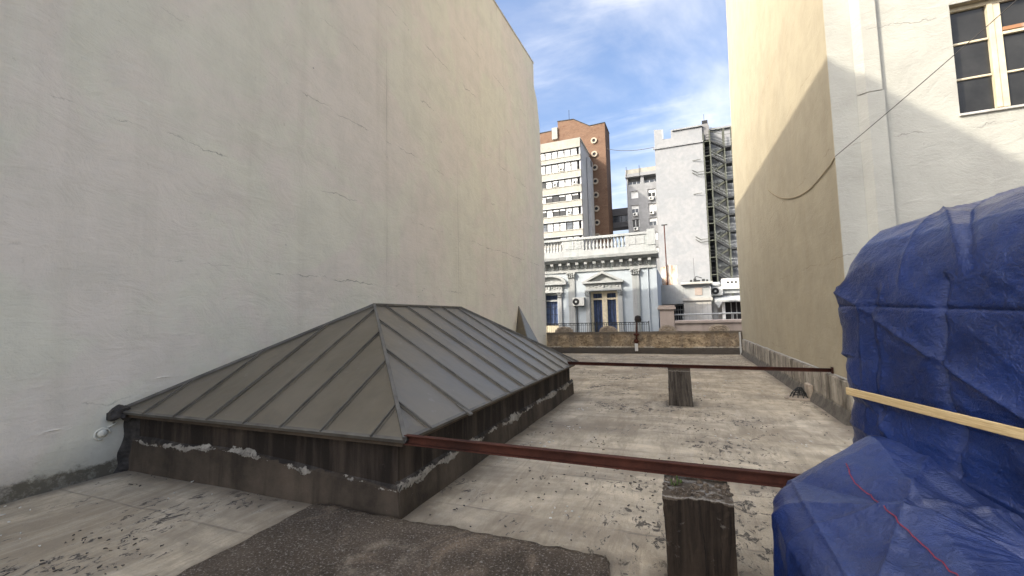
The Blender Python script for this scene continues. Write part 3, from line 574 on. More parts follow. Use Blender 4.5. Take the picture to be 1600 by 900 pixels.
# ------------------------------------------------------------------ tarpaulins
def poly_r(poly,c,th,rad):
    """distance from c to the polygon border in direction th"""
    d=Vector((cos(th),sin(th))); best=1e9
    for i in range(len(poly)):
        p=Vector(poly[i])-c; q=Vector(poly[(i+1)%len(poly)])-c; e=q-p; den=d.x*e.y-d.y*e.x
        if abs(den)<1e-9: continue
        tt=(p.x*e.y-p.y*e.x)/den; ss=(p.x*d.y-p.y*d.x)/den
        if tt>0 and -1e-6<=ss<=1+1e-6: best=min(best,tt)
    return best
def ridge(x,w): return exp(-abs(x)/w)
def sn(x,y,z): return noise.noise(Vector((x,y,z)))
def bundle(poly,cen,zbot,Hfun,wallamp,round_,N,Mw,Mt,bulge,thmap,creases,seed,bottom_in=.0):
    c=Vector(cen); mb=MB(); ths=[thmap(i/N) for i in range(N)]
    R=[poly_r(poly,c,t,0) for t in ths]
    k=max(2,int(N*.016)); R=[sum(R[(i+j)%N] for j in range(-k,k+1))/(2*k+1) for i in range(N)]
    arc=[0]
    for i in range(1,N): arc.append(arc[-1]+(Vector((cos(ths[i])*R[i],sin(ths[i])*R[i]))-Vector((cos(ths[i-1])*R[i-1],sin(ths[i-1])*R[i-1]))).length)
    rows=Mw+Mt
    for j in range(rows+1):
        for i in range(N):
            th=ths[i]; d=Vector((cos(th),sin(th))); s=arc[i]
            if j<=Mw:
                tt=j/Mw; p=c+d*R[i]; zt=Hfun(p.x,p.y)-round_; z=zbot+(zt-zbot)*tt
                rr=R[i]+bulge(tt,s)-bottom_in*(1-tt)
            else:
                tt=(j-Mw)/Mt; a=tt*1.0
                shr=1-a; rr=R[i]*shr
                p=c+d*rr; edge=R[i]-rr; z=Hfun(p.x,p.y)-round_*max(0,1-edge/(round_*1.6))**2
                rr+=bulge(1,s)*shr
            top_=0 if j<=Mw else min(1,(j-Mw)/Mt*3)
            q=c+d*rr; X,Y=q.x*1.0,q.y
            # long soft folds, sharper tension creases, then crinkle
            w1=sn(s*2.2+seed,z*1.3,seed)*.030+sn(s*1.2+z*1.5,z*.9-s*.7,seed+3)*.025
            dg=s*.80+z*1.0; w2=(abs(sn(dg*3.1+seed,(s-z)*.8,2.+top_))*-2+.6)*.020
            w3=(abs(sn(s*4.5-z*5.2,z*2.2+seed,5.))*-2+.5)*.010
            w4=sn(X*19,Y*19,z*19)*.0015+(abs(sn(X*8,Y*8,z*9+4))-.25)*.007
            v7=Vector((s*5.0+z*3.2,z*7.5-s*3.0,seed)); w4+=(noise.ridged_multi_fractal(v7,1.,2.1,4,1.0,2.)-1.1)*.0022
            w4+=(abs(sn(s*16+z*11,z*15,seed+8.))*-2+.5)*.0012
            w=(w1+w2*1.2+w3*1.3)*wallamp*(1 if j<=Mw else .55)+w4+1.3*creases(s,z,j<=Mw,q)
            if j<=Mw: q=c+d*(rr+w); zz=z
            else:
                blend=top_; q=c+d*(rr+w*(1-blend)); zz=z+w*blend
            mb.v.append((q.x,q.y,zz))
    mb.f=[(j*N+i,j*N+(i+1)%N,(j+1)*N+(i+1)%N,(j+1)*N+i) for j in range(rows) for i in range(N)]
    return mb,arc
A0=Vector((.845,2.99)); nv=Vector((.953,.303))
def Hbig(x,y):
    v=(Vector((x,y))-A0).dot(nv); pts=((-.2,.04),(0,.12),(.035,.235),(.12,.37),(.22,.455),(.52,.545),(1.0,.67),(1.6,.72),(4,.5))
    for (a,b),(c_,d_) in zip(pts,pts[1:]):
        if v<=c_:
            t=max(0,(v-a)/(c_-a)); return b+(d_-b)*t
    return .5
bigpoly=[(.845,2.99),(1.20,1.98),(1.62,.85),(3.3,1.3),(2.75,3.62)]
cb=(1.95,2.1)
def thm_big(u): return radians(115+155*u/.8) if u<.8 else radians(270+205*(u-.8)/.2)
def thm_low(u): return radians(92+163*u/.8) if u<.8 else radians(255+197*(u-.8)/.2)
def cre_big(s,z,wall,q):
    du=(q-A0).dot(Vector((.303,-.953)))
    v=0
    if wall:
        v+=.012*ridge(du-.17,.012)+.010*ridge(du-.30,.010)-.016*ridge(du-.245,.02)+.010*ridge(z+.62+du*.15,.012)-.014*ridge(z-.035+du*.05,.006)
        v+=.022*ridge(z+.30+du*.95,.03)*(1 if du>.15 else .3)+.018*ridge(z-.12+du*.55,.022)-.03*ridge(du-.62,.02)
        v+=.020*ridge(z+.72+du*.8,.03)-.020*max(0,1-abs(z+.50)/.10)
        v+=.03*ridge(du+.0-.02*sin(z*9),.05)*(1 if -.25<z<.15 else 0)
    else:
        v+=.016*ridge(q.x-1.05-.35*(q.y-2.2),.016)+.014*ridge((q-Vector((1.,2.6))).dot(Vector((.5,-.86))),.018)-.02*ridge((q-Vector((1.1,2.3))).dot(Vector((.85,-.5))),.025)
    return v
mb,arc=bundle(bigpoly,cb,-1.02,Hbig,.70,.055,700,190,110,lambda t,s:.035*sin(pi*min(1,t*1.0))-.03*(1-t)**2,thm_big,cre_big,11.)
B=thing('tarpaulin',(2,2.1,-1.6),'large blue tarpaulin tied over a tall load at the right edge','tarpaulin','blue tarpaulin covers')
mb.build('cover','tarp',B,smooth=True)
# lower cover, draped over a second load in front of the beam end
lowpoly=[(.385,2.70),(.40,2.28),(.47,1.75),(.62,.95),(2.2,1.2),(2.0,2.83),(.9,2.80)]
def Hlow(x,y):
    v=x-.36; r=-.945+.62*min(max(v,0),.5)-.10*max(0,.15-v)
    return r-.34*max(0,2.62-y)*(1.0) -.05*max(0,y-2.7)
def cre_low(s,z,wall,q):
    return .014*ridge(q.x-.50-.10*(2.5-q.y),.010)+.012*ridge(q.y-2.34+.2*(q.x-.4),.012)+.02*ridge((q-Vector((.7,2.3))).dot(Vector((.6,.8))),.03)+.016*ridge((q-Vector((.62,2.0))).dot(Vector((.8,-.6))),.02)-.02*ridge((q-Vector((.66,2.45))).dot(Vector((.75,.66))),.03)
mb,arc=bundle(lowpoly,(1.1,2.0),-1.66,Hlow,.7,.05,520,90,110,lambda t,s:.02*sin(pi*t),thm_low,cre_low,31.,.05)
B=thing('tarpaulin',(1.1,2.,-1.6),'lower blue tarpaulin over a small load in front of the beam end','tarpaulin','blue tarpaulin covers')
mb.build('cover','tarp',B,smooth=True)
o=MB().bar((.826,2.904,-.438),(1.45,.93,-.452),.010,.041).build('timber_batten','wood',None,bevel=.004); tag(o,'pale timber batten strapped across the large blue tarpaulin','batten')
pts=[(.704,2.565,-.739),(.697,2.445,-.785),(.729,2.366,-.809),(.741,2.240,-.811),(.757,2.151,-.838),(.779,2.066,-.860),(.796,1.983,-.877),(.813,1.911,-.892),(.821,1.848,-.904),(.86,1.70,-.95)]
o=MB().tube([Vector(p)+Vector((.004*sin(i*1.9),0,.004*cos(i*2.3))) for i,p in enumerate([a.lerp(b,k/4) for a,b in zip(map(Vector,pts),map(Vector,pts[1:])) for k in range(4)])],.0026,6).build('red_cord','red_cord',None,smooth=True); tag(o,'thin red cord tied along the foot of the large blue tarpaulin','cord')

# ------------------------------------------------------------------ cables, drain, debris
o=MB().tube([(2.186+1.259*t-.0,7.392-1.392*t,2.262+1.010*t-.10*t*(1.45-t)*(.6 if t<1.45 else 0)) for t in [k*.145 for k in range(11)]],.0045,6).build('overhead_cable','cable',None,smooth=True)
tag(o,'thin dark cable strung past the window to the yellow corner','cable')
pts=[(2.182,7.40,2.255),(2.178,7.55,2.205),(2.178,7.72,2.195),(2.178,8.15,2.165),(2.178,8.69,2.15),(2.178,9.41,2.217),(2.178,10.15,2.36),(2.178,10.9,2.565),(2.178,11.65,2.845),(2.178,12.3,3.15)]
def smooth_path(p,k=4):
    p=[Vector(q) for q in p]; out=[]
    for i in range(len(p)-1):
        a,b,c,d=p[max(i-1,0)],p[i],p[i+1],p[min(i+2,len(p)-1)]
        for j in range(k):
            t=j/k; out.append(.5*((2*b)+(c-a)*t+(2*a-5*b+4*c-d)*t*t+(3*b-a-3*c+d)*t**3))
    return out+[p[-1]]
o=MB().tube(smooth_path(pts),.008,6).build('wall_cable','cable_painted',None,smooth=True); tag(o,'painted cable sagging along the yellow wall','cable')
B=thing('roof_drain',(1.96,9.5,-1.6),'dark wire basket drain at the foot of the stained skirting','drain')
mb=MB()
for k in range(10):
    a=2*pi*k/10; mb.tube([(1.96+.15*cos(a),9.5+.15*sin(a),-1.585),(1.96+.11*cos(a),9.5+.11*sin(a),-1.50),(1.985+.03*cos(a),9.52+.03*sin(a),-1.40)],.008,5)
for rr,z in ((.15,-1.582),(.12,-1.52),(.07,-1.45)): mb.tube([(1.96+rr*cos(2*pi*k/14),9.5+rr*sin(2*pi*k/14),z) for k in range(15)],.008,5)
mb.build('basket','dark_metal',B); MB().disc((0,0,0),.01,.01)
MB().lathe([(.24,0),(.235,.022),(.15,.026)],(1.95,9.47,-1.602),18).build('rim','stone_trim',B)
def scatter(name,mat,n,boxes,size,label,flat=.25):
    mb=MB()
    for i in range(n):
        x0,x1,y0,y1=random.choice(boxes)
        if i%9==0: cx,cy,cw=random.uniform(x0,x1),random.uniform(y0,y1),random.uniform(.08,.35)
        x=min(max(cx+random.gauss(0,cw),-5.8),2.0); y=cy+random.gauss(0,cw*.7); s=size*random.uniform(.4,1.0)*(1+.06*y); a=random.uniform(0,pi)
        pts=[]
        for k in range(5):
            q=2*pi*k/5+random.uniform(-.4,.4); rr=s*random.uniform(.5,1); px,py=rr*cos(q)*1.7,rr*sin(q)*.8; pts.append((x+px*cos(a)-py*sin(a),y+px*sin(a)+py*cos(a),FLOOR+.004+random.uniform(-.002,.004)))
        mb.slab(pts,(random.uniform(-.2,.2)*s,0,s*flat+.004))
    o=mb.build(name,mat); tag(o,label,'debris'); o['kind']='stuff'
scatter('pale_chips','chip_pale',190,[(-5.8,-3.1,.6,2.9),(-2.0,2.0,3.0,8.),(-.5,2.1,4.,11.),(-2,2,9,18)],.012,'pale paint chips strewn over the terrace floor')
scatter('dark_flakes','chip_dark',330,[(-5.8,-3.1,.6,2.9),(-5.2,-3.3,1.2,2.6),(-2.1,.3,2.6,5.5),(-2.0,-.3,3.,6.),(-.3,2,3,8),(-2,2,8,16)],.011,'dark coating flakes strewn over the terrace floor',.12)

# ------------------------------------------------------------------ old house across the street (facade plane y = 29)
Y=29.
H=thing('old_house',(-6,32,-14),'ornate pale blue and white house with balustrade and pediment across the street','house')
wx=[-16,-9.15,-8.05,-5.80,-3.93,-1.40]
mb=MB()
for a,b in ((wx[0],wx[1]),(wx[2],wx[3]),(wx[4],wx[5])): mb.box(a,b,Y,Y+.5,-14,1.78)
mb.box(wx[0],wx[5],Y,Y+.5,1.782,3.15)
mb.box(wx[1]+.002,wx[2]-.002,Y+.01,Y+.5,-14,-2.9); mb.box(wx[3]+.002,wx[4]-.002,Y+.01,Y+.5,-14,-2.9)
mb.box(wx[0],wx[5],Y+.502,Y+13,-14,3.1); mb.build('wall','house_blue',H)
mb=MB(); mb.box(-16,-1.405,Y-.10,Y+.6,3.152,3.30); mb.box(-16,-1.41,Y-.04,Y+.6,3.302,3.80); mb.build('frieze','house_white',H)
mb=MB(); mb.prism([(Y+.6,3.803),(Y-.30,3.803),(Y-.42,3.90),(Y-.62,3.98),(Y-.66,4.16),(Y+.6,4.16)],-16,-1.25,'x'); mb.build('cornice','house_white',H)
me=MB().prism([(0,-.18),(0,.22),(-.36,.22),(-.36,.05),(-.20,-.02),(-.10,-.16)],-.10,.10,'x').mesh('bracket','house_white')
me2=MB().lump((0,0,0),(.13,.06,.13),8).mesh('rosette','house_white')
k=0; x=-1.80
while x>-11.5:
    inst(me,'bracket',H,(x,Y-.042,3.578)); inst(me2,'rosette',H,(x-.30,Y-.05,3.50)); x-=.595
# balustrade parapet
mb=MB(); mb.box(-16,-1.38,Y-.30,Y+.05,4.163,4.62); mb.build('balustrade_plinth','house_white',H); MB().box(-16,-1.36,Y-.33,Y+.06,5.36,5.52).build('balustrade_rail','house_white',H)
for a,b in ((-16,-9.2),(-7.55,-6.05),(-3.25,-1.90),):
    MB().box(a,b,Y-.27,Y+.02,4.622,5.358).build('balustrade_panel','house_white',H)
for a,b in ((-7.35,-6.75),(-6.65,-6.25),(-3.05,-2.60),(-2.50,-2.05)):
    MB().box(a,b,Y-.295,Y-.272,4.74,5.24).build('raised_panel','house_white',H)
mb=MB(); mb.box(-1.895,-1.385,Y-.34,Y+.04,4.622,5.66); mb.build('corner_pedestal','house_white',H); MB().box(-3.28,-3.02,Y-.30,Y-.272,4.622,5.40).build('raised_panel','house_white',H)
bal=MB().lathe([(.07,0),(.09,.05),(.06,.08),(.115,.22),(.10,.32),(.05,.50),(.06,.60),(.09,.66),(.07,.738)],(0,0,0),9).mesh('baluster','house_white',True)
for a,b,n in ((-6.0,-3.30,11),(-9.15,-7.6,7)):
    for i in range(n): inst(bal,'baluster',H,(a+(b-a)*(i+.5)/n,Y-.13,4.621))
# pilasters with leafy capitals
def capital(mb,x,z,w,h):
    mb.box(x-w*.62,x+w*.62,Y-.16,Y-.001,z+h*.86,z+h)
    for rr in range(2):
        for i in range(4): mb.lump((x+(i-1.5)*w*.32,Y-.14,z+h*(.20+.34*rr)),(w*.13,.10,h*.17),6)
    for s in(-1,1): mb.lump((x+s*w*.56,Y-.17,z+h*.72),(w*.20,.10,h*.18),8)
for x in (-7.06,-2.74):
    MB().box(x-.23,x+.23,Y-.085,Y-.001,-2.9,2.78).build('pilaster','house_white',H)
    mb=MB(); mb.box(x-.21,x+.21,Y-.08,Y-.001,2.783,3.148); capital(mb,x,2.74,.46,.40); mb.build('capital','house_white',H)
    for q in (-.14,0,.14): MB().box(x+q-.03,x+q+.03,Y-.098,Y-.0865,-2.7,2.6).build('fluting','house_white',H)
MB().box(-1.62,-1.405,Y-.06,Y-.001,-6,3.148).build('quoin_strip','house_blue',H)
# central door under its pediment
def ornament(mb,x0,x1,z):
    n=9
    for i in range(n): mb.lump((x0+(x1-x0)*(i+.5)/n,Y-.14,z+.03*((i%2)*2-1)),((x1-x0)/n*.40,.035,.07),6)
    mb.lump(((x0+x1)/2,Y-.15,z),(.10,.05,.13),8)
mb=MB(); mb.box(-6.05,-3.68,Y-.13,Y-.001,1.86,2.30); mb.box(-6.12,-3.60,Y-.20,Y-.001,1.782,1.858); mb.build('lintel','house_white',H)
mb=MB(); ornament(mb,-5.95,-3.78,2.08); mb.build('lintel_relief','house_white',H)
mb=MB(); mb.prism([(-6.27,2.303),(-3.50,2.303),(-3.50,2.42),(-6.27,2.42)],Y-.34,Y-.001,'y'); ap=(-4.89,3.12)
mb.prism([(-6.27,2.423),(-5.95,2.423),(-4.89,2.94),(-3.83,2.423),(-3.50,2.423),(-4.89,3.12)],Y-.34,Y-.002,'y'); mb.build('pediment','house_white',H)
mb=MB(); mb.prism([(-5.94,2.424),(-3.84,2.424),(-4.89,2.935)],Y-.06,Y-.003,'y'); mb.build('tympanum','house_white',H)
for x in (-5.97,-3.77):
    MB().box(x-.13,x+.13,Y-.10,Y-.001,-2.9,1.46).build('jamb_pilaster','house_white',H); mb=MB(); capital(mb,x,1.44,.26,.33); mb.build('jamb_capital','house_white',H)
def french_door(x0,x1,z0,z1,mid,tz,tag_):
    D=MB().box(x0,x1,Y+.44,Y+.49,z0,z1).build('door' if tag_ else 'window','black_hole',H)
    f=.17 if tag_ else .12
    fb=lambda n,*a: MB().box(*a).build(n,'cream_paint' if tag_ else 'house_white',D)
    fb('frame',x0,x0+f,Y+.20,Y+.30,z0,z1-.003); fb('frame',x1-f,x1,Y+.20,Y+.30,z0,z1-.003)
    leaves=[(x0+f+.002,x1-f-.002)]
    if mid: fb('mullion',mid-.17,mid+.17,Y+.19,Y+.31,z0,z1-.003); leaves=[(x0+f+.002,mid-.172),(mid+.172,x1-f-.002)]
    for a,b in leaves:
        fb('transom',a,b,Y+.21,Y+.29,tz,tz+.12); fb('head_rail',a,b,Y+.21,Y+.29,z1-.16,z1-.004)
        mb=MB(); n=30                                   # curtain hanging in folds behind the glass
        for i in range(n+1):
            x=a+(b-a)*i/n; d=.035*sin(i*1.7)+.015*sin(i*4.1); mb.v+=[(x,Y+.38+d,z0+.05),(x,Y+.38+d,z1-.10)]
        mb.f=[(2*i,2*i+2,2*i+3,2*i+1) for i in range(n)]; mb.build('curtain','blue_cloth',D)
        for i in range(1,3): MB().box(a+(b-a)*i/3-.012,a+(b-a)*i/3+.012,Y+.26,Y+.275,z0,z1-.17).build('window_bar','dark_metal',D)
        for zz in (z0+.75,z0+1.3,z0+1.85): 
            if zz<tz-.1: MB().box(a,b,Y+.24,Y+.255,zz-.014,zz+.014).build('window_bar','dark_metal',D)
french_door(-5.797,-3.933,-2.8,1.775,-4.86,1.18,True); french_door(-9.147,-8.053,-.5,1.775,None,1.18,False)
MB().box(-9.147,-8.053,Y+.05,Y+.5,-2.898,-.503).build('apron_panel','cream_paint',H)
# segmental pediment over the left window
mb=MB(); mb.box(-9.55,-7.72,Y-.13,Y-.001,1.86,2.33); mb.box(-9.6,-7.66,Y-.20,Y-.001,1.782,1.858); mb.build('lintel','house_white',H)
mb=MB(); ornament(mb,-9.45,-7.82,2.10); mb.build('lintel_relief','house_white',H)
mb=MB(); mb.box(-9.85,-7.40,Y-.32,Y-.001,2.333,2.44); cx=-8.62
arc=[(cx+1.22*cos(pi*k/16),2.443+.62*sin(pi*k/16)) for k in range(17)]; inn=[(cx+1.0*cos(pi*k/16),2.443+.46*sin(pi*k/16)) for k in range(16,-1,-1)]; 
for i in range(16): mb.prism([arc[i],arc[i+1],inn[15-i],inn[16-i]],Y-.32,Y-.002,'y')
mb.prism(list(reversed(inn)),Y-.06,Y-.003,'y'); mb.build('segmental_pediment','house_white',H)
for x in (-7.92,-9.28):
    MB().box(x-.12,x+.12,Y-.10,Y-.001,-2.9,1.46).build('jamb_pilaster','house_white',H); mb=MB(); capital(mb,x,1.44,.24,.33); mb.build('jamb_capital','house_white',H)
MB().tube([(-6.72,Y-.05,-3),(-6.72,Y-.05,.75)],.025,6).build('downpipe','dark_metal',H); MB().tube([(-1.95,Y-.05,-1),(-1.95,Y-.05,3.1)],.03,6).build('downpipe','house_blue',H)
MB().box(-16,-1.7,Y-.85,Y-.001,-3.05,-2.9).build('balcony_slab','house_white',H)
# railing in front, one panel
mb=MB(); yr=28.25
R=MB().box(-13,-1.95,yr-.02,yr+.02,-.40,-.355).build('railing','dark_metal',H)
for z in (-1.05,-.52): MB().box(-13,-1.95,yr-.012,yr+.012,z,z+.025).build('rail','dark_metal',R)
bm_=MB().box(-.010,.010,-.010,.010,0,.66).mesh('rail_bar','dark_metal'); sc_=MB().ring((0,0,0),.045,.062,.012,10).mesh('rail_scroll','dark_metal')
x=-9.4; i=0
while x<-2.0:
    inst(bm_,'rail_bar',R,(x,yr,-1.05))
    if i%2==0: inst(sc_,'rail_scroll',R,(x+.07,yr,-.46))
    x+=.14; i+=1
for x in (-9.4,-4.95+-.35,-1.98): MB().box(x-.03,x+.03,yr-.03,yr+.03,-2.9,-.30).build('rail_post','dark_metal',R)
def ac(name,x,y,z,w,h,d,label,mat='ac_white',fan=-.2):
    B=thing('air_conditioner',(x,y,z),label,'air conditioner'); MB().box(x-w/2,x+w/2,y-d,y,z,z+h).build('casing',mat,B,bevel=.03)
    g=MB().disc((x+fan*w,y-d-.012,z+h*.5),h*.40,.01,18).build('fan_grille','dark_metal',B); MB().disc((x+fan*w,y-d-.03,z+h*.5),h*.12,.016,10).build('fan_hub',mat,g)
    for s in (-1,1): MB().box(x+s*w*.36-.02,x+s*w*.36+.02,y-d*.9,y,z-.06,z-.002).build('foot','dark_metal',B)
    return B
ac('wall_ac',-6.55,Y-.02,.80,.80,.58,.34,'white air conditioner hung on the blue house beside the door')

# ------------------------------------------------------------------ taupe neighbour and rooftop rooms
B=thing('taupe_building',(3,31,-14),'low taupe house front with corner pier and coping beside the ornate house','house')
MB().box(-1.35,9,Y+.02,Y+12,-14,-1.3).build('body','taupe',B); MB().box(-.46,9,Y+.05,Y+.30,-1.298,-.50).build('parapet','taupe',B)
MB().prism([(Y-.06,-.498),(Y+.40,-.498),(Y+.40,-.36),(Y+.18,-.30),(Y-.06,-.36)],-.455,9,'x').build('coping','taupe',B)
MB().box(-1.34,-.475,Y-.04,Y+.6,-1.298,.40).build('corner_pier','taupe',B); mb=MB(); mb.box(-1.46,-.36,Y-.14,Y+.7,.402,.54); mb.box(-1.40,-.42,Y-.08,Y+.64,.542,.66); mb.build('pier_cap','taupe',B)
R=MB().tube([(-.46,Y+.3,.04),(9,Y+.3,.08)],.05,8).build('hand_rail','stair_grey',B)
for x in (.05,2.9,5.): MB().tube([(x,Y+.3,-.4),(x,Y+.3,.03)],.03,6).build('rail_post','stair_grey',R)
Z0=-.9
B=thing('white_roof_room',(1.1,35.5,-1.3),'small white roof room with projecting slab roof behind the taupe coping','roof room')
MB().box(.16,2.02,34,37,-1.296,1.05).build('lower_wall','dirty_white',B); MB().box(.18,1.99,34.02,37,1.26,2.26).build('upper_wall','house_white',B)
MB().box(.08,2.10,33.88,37.1,1.052,1.258).build('ledge','dirty_white',B); MB().box(.02,2.16,33.7,37.2,2.262,2.42).build('roof_slab','dirty_white',B)
MB().box(.95,1.45,33.99,34.018,1.45,2.02).build('shutter','taupe',B)
for x in (.5,.95,1.4,1.75): MB().box(x-.01,x+.01,33.985,33.998,-1.2,1.0).build('board_joint','stair_grey',B)
mb=MB(); 
for x,w,h in ((.75,.16,.22),(1.02,.2,.30),(1.25,.25,.18),(1.6,.2,.24),(1.85,.12,.2)): mb.box(x-w/2,x+w/2,34.6,34.9,2.423,2.423+h)
mb.tube([(.9,34.7,2.42),(1.1,34.7,2.9),(1.5,34.7,2.75)],.03,6); o=mb.build('roof_clutter','dark_metal',B)
MB().tube([(1.0,34.8,2.42),(1.0,34.8,4.3)],.012,5).build('antenna','dark_metal',B)
B=thing('white_roof_wall',(-.7,36,-1.3),'bright white low roof wall left of the small roof room','wall')
MB().box(-1.5,.15,34.3,37,1.18,2.32).build('wall','house_white',B); MB().box(-1.55,.15,34.1,37,.86,1.178).build('ledge','house_white',B); MB().box(-1.5,.15,34.9,37,-1.296,.858).build('recess_wall','dirty_white',B)
W_=MB().box(-.62,.12,34.80,34.89,-.9,.72).build('window','black_hole',B)
for i in range(5): MB().box(-.62+.17*i,-.60+.17*i,34.76,34.79,-.9,.72).build('glazing_bar','stair_grey',W_)
for z in (-.45,0.,.4): MB().box(-.62,.12,34.77,34.795,z,z+.03).build('glazing_bar','stair_grey',W_)
MB().box(-.30,.12,34.88,34.898,.74,.85).build('lintel','house_white',B)
B=thing('rusty_chimney_stack',(-.8,37.3,1.2),'rust stained panel stack with a tall thin pole behind the white roof wall','chimney')
for i,(a,b,z) in enumerate(((-1.45,-1.05,4.02),(-1.03,-.63,4.15),(-.61,-.20,4.08))): MB().box(a,b,37.05,38,2.0,z).build('panel','rust_streaked',B)
MB().tube([(-.98,36.95,1.2),(-1.03,36.95,7.45)],.045,6).build('pole','rust',B); MB().box(-1.25,-.78,36.9,37.,7.45,7.53).build('pole_head','dark_metal',B)
B=thing('white_canopy_shed',(3.2,35,-1.3),'white shed with folded awning and dark doorway against the yellow wall','shed')
MB().box(2.10,5.2,35.2,37.5,-1.296,1.0).build('wall','dirty_white',B); mb=MB(); mb.prism([(33.9,1.02),(35.2,1.35),(37.5,1.45),(37.5,1.30),(35.2,1.2),(33.9,.9)],2.25,5.2,'x'); mb.build('canopy','house_white',B)
MB().box(2.95,5.0,35.10,35.19,-1.2,.88).build('doorway','black_hole',B); MB().box(2.72,2.92,34.3,34.5,-1.296,.93).build('post','white_paint',B); 
MB().box(2.10,2.45,34.6,35.1,-1.296,.9).build('side_panel','stair_grey',B)
for x in (3.35,3.7,4.1): MB().box(x,x+.06,35.05,35.095,-1.2,.86).build('door_frame','stair_grey',B)
MB().add([(2.2,33.89,.93),(2.75,33.89,.93),(2.48,33.87,.45)],[(0,1,2)]).build('torn_awning','house_white',B)
MB().box(2.2,5.2,36.2,36.9,1.6,1.95).build('roof_pitch','stair_grey',B)
ac('roof_box',2.52,35.3,1.42,.72,.62,.5,'small white box unit on the shed roof beside the roof room')
B=thing('water_tank',(2.5,36,1.9),'dark rounded tank lying behind the small white box unit','tank'); MB().tube([(2.12,36,2.25),(2.2,36,2.27),(2.75,36,2.27),(2.85,36,2.25)],[.12,.22,.22,.12],12).build('shell','stair_grey',B); MB().box(2.2,2.8,35.85,36.15,1.9,2.1).build('cradle','dark_metal',B)
B=thing('roof_cooling_unit',(3.5,36.5,1.9),'big white roof unit with three round holes by the yellow wall','cooling unit'); MB().box(2.95,4.6,36,36.9,1.9,2.72).build('casing','ac_white',B,bevel=.05)
for x in (3.35,3.62,3.89): MB().disc((x,35.985,2.42),.085,.012,12).build('vent_hole','black_hole',B)

# ------------------------------------------------------------------ far blocks
# grey blind block with fire escape, front at y = 72
B=thing('grey_blind_block',(3,82,-14),'tall pale grey windowless block with stepped parapet behind the roof rooms','building')
MB().prism([(-3.02,-14),(4.32,-14),(4.32,29.7),(.0,29.75),(-.08,30.1),(-.30,30.1),(-.32,28.7),(-1.5,28.75),(-1.62,30.4),(-2.86,30.6)],72,90,'y').build('front_wall','tower_grey',B)
MB().box(4.323,13,74.4,90,-14,29.75).build('recessed_wall','tower_grey',B)
mb=MB(); mb.box(-3.10,4.36,71.80,71.998,27.2,27.5); mb.build('string_course','tower_grey',B); mb=MB(); mb.box(-.1,4.4,71.75,90,29.78,30.0); mb.box(4.403,13,74.0,90,29.753,30.05); mb.build('parapet_coping','tower_grey',B)
MB().box(-1.62,-1.45,71.9,73,28.78,30.35).build('parapet_edge','stair_grey',B)
MB().box(3.5,5.4,73.5,77,30.06,30.75).build('roof_hut','bridge_grey',B); MB().tube([(4.9,75,30.7),(4.9,75,33)],.03,5).build('antenna','dark_metal',B)
for (x,z) in ((2.7,24.4),(2.6,19.0)): MB().tube([(x,71.9,z),(x+1.2,71.6,z)],.05,5).build('wall_bracket','stair_green',B)
for (x,z) in ((2.55,22.4),(2.55,11.7)):
    for d in (0,.45): MB().tube([(x,71.9,z-d+.55),(x+.7,71.7,z-d),(x+1.8,71.6,z-d)],.05,5).build('wall_bracket','stair_green',B)
for i in range(12): MB().box(4.5,5.35,74.2,74.39,4.0+2.33*i,6.0+2.33*i).build('dark_doorway','black_hole',B)
FE=thing('fire_escape',(6.2,73,-14),'green grey steel zigzag fire escape on the pale grey block','fire escape')
for x,y in ((4.45,72.1),(5.35,72.1),(7.35,72.1),(8.35,72.1),(5.35,73.6),(7.35,73.6)): MB().box(x-.09,x+.09,y-.09,y+.09,-14,29.0 if x>5 else 28.6).build('post','stair_green',FE)
joints=[27.33,24.98,22.31,19.56,16.83,14.21,11.55,8.9,6.2,3.5]
def flight(p,q,y0,y1,mat):
    P=Vector(p);Q=Vector(q); F=MB().bar((P.x,y0,P.z),(Q.x,y0,Q.z),.05,.28,(0,0,1)).build('flight',mat,FE)
    MB().bar((P.x,y1,P.z),(Q.x,y1,Q.z),.05,.28).build('stringer',mat,F)
    n=7; mb=MB()
    for i in range(n): 
        t=(i+.5)/n; x=P.x+(Q.x-P.x)*t; z=P.z+(Q.z-P.z)*t; mb.box(x-.13,x+.13,y0+.03,y1-.03,z-.02,z+.03)
    mb.build('treads','stair_grey',F)
    for h in (.5,.95): MB().bar((P.x,y0,P.z+h),(Q.x,y0,Q.z+h),.035,.035).build('hand_rail','stair_green',F)
    for h in (.5,.95): MB().bar((P.x,y1,P.z+h),(Q.x,y1,Q.z+h),.035,.035).build('hand_rail','stair_grey',F)
for i in range(len(joints)-1):
    a,b=joints[i],joints[i+1]; m=(a+b)/2-.1
    flight((5.40,0,a),(7.30,0,m),72.05,72.8,'dark_metal'); flight((7.30,0,m-.05),(5.40,0,b),72.85,73.6,'stair_green')
    MB().box(4.36,5.38,72.0,73.7,a-.14,a).build('landing','stair_green',FE); MB().box(7.28,8.45,72.0,73.7,m-.26,m).build('landing','dark_metal',FE)
    for z in (a+.5,a+1.0): MB().bar((4.4,72.02,z),(5.35,72.02,z),.05,.05).build('hand_rail','dark_metal',FE)
    for z in (m+.5,m+1.0): MB().bar((7.35,72.02,z),(8.4,72.02,z),.04,.04).build('hand_rail','stair_grey',FE)
    MB().box(5.45,7.25,73.66,73.70,m+.1,m+.5).build('back_panel','stair_grey',FE)
MB().box(4.36,5.38,72.3,73.9,27.6,29.9).build('stair_head','bridge_grey',FE)
for z in (28.0,28.6): MB().bar((5.3,72.02,z+.9),(7.3,72.02,z-.1),.05,.05).build('hand_rail','stair_green',FE); MB().bar((7.3,72.02,z-.1),(8.6,72.02,z-.1),.05,.05).build('hand_rail','stair_green',FE)
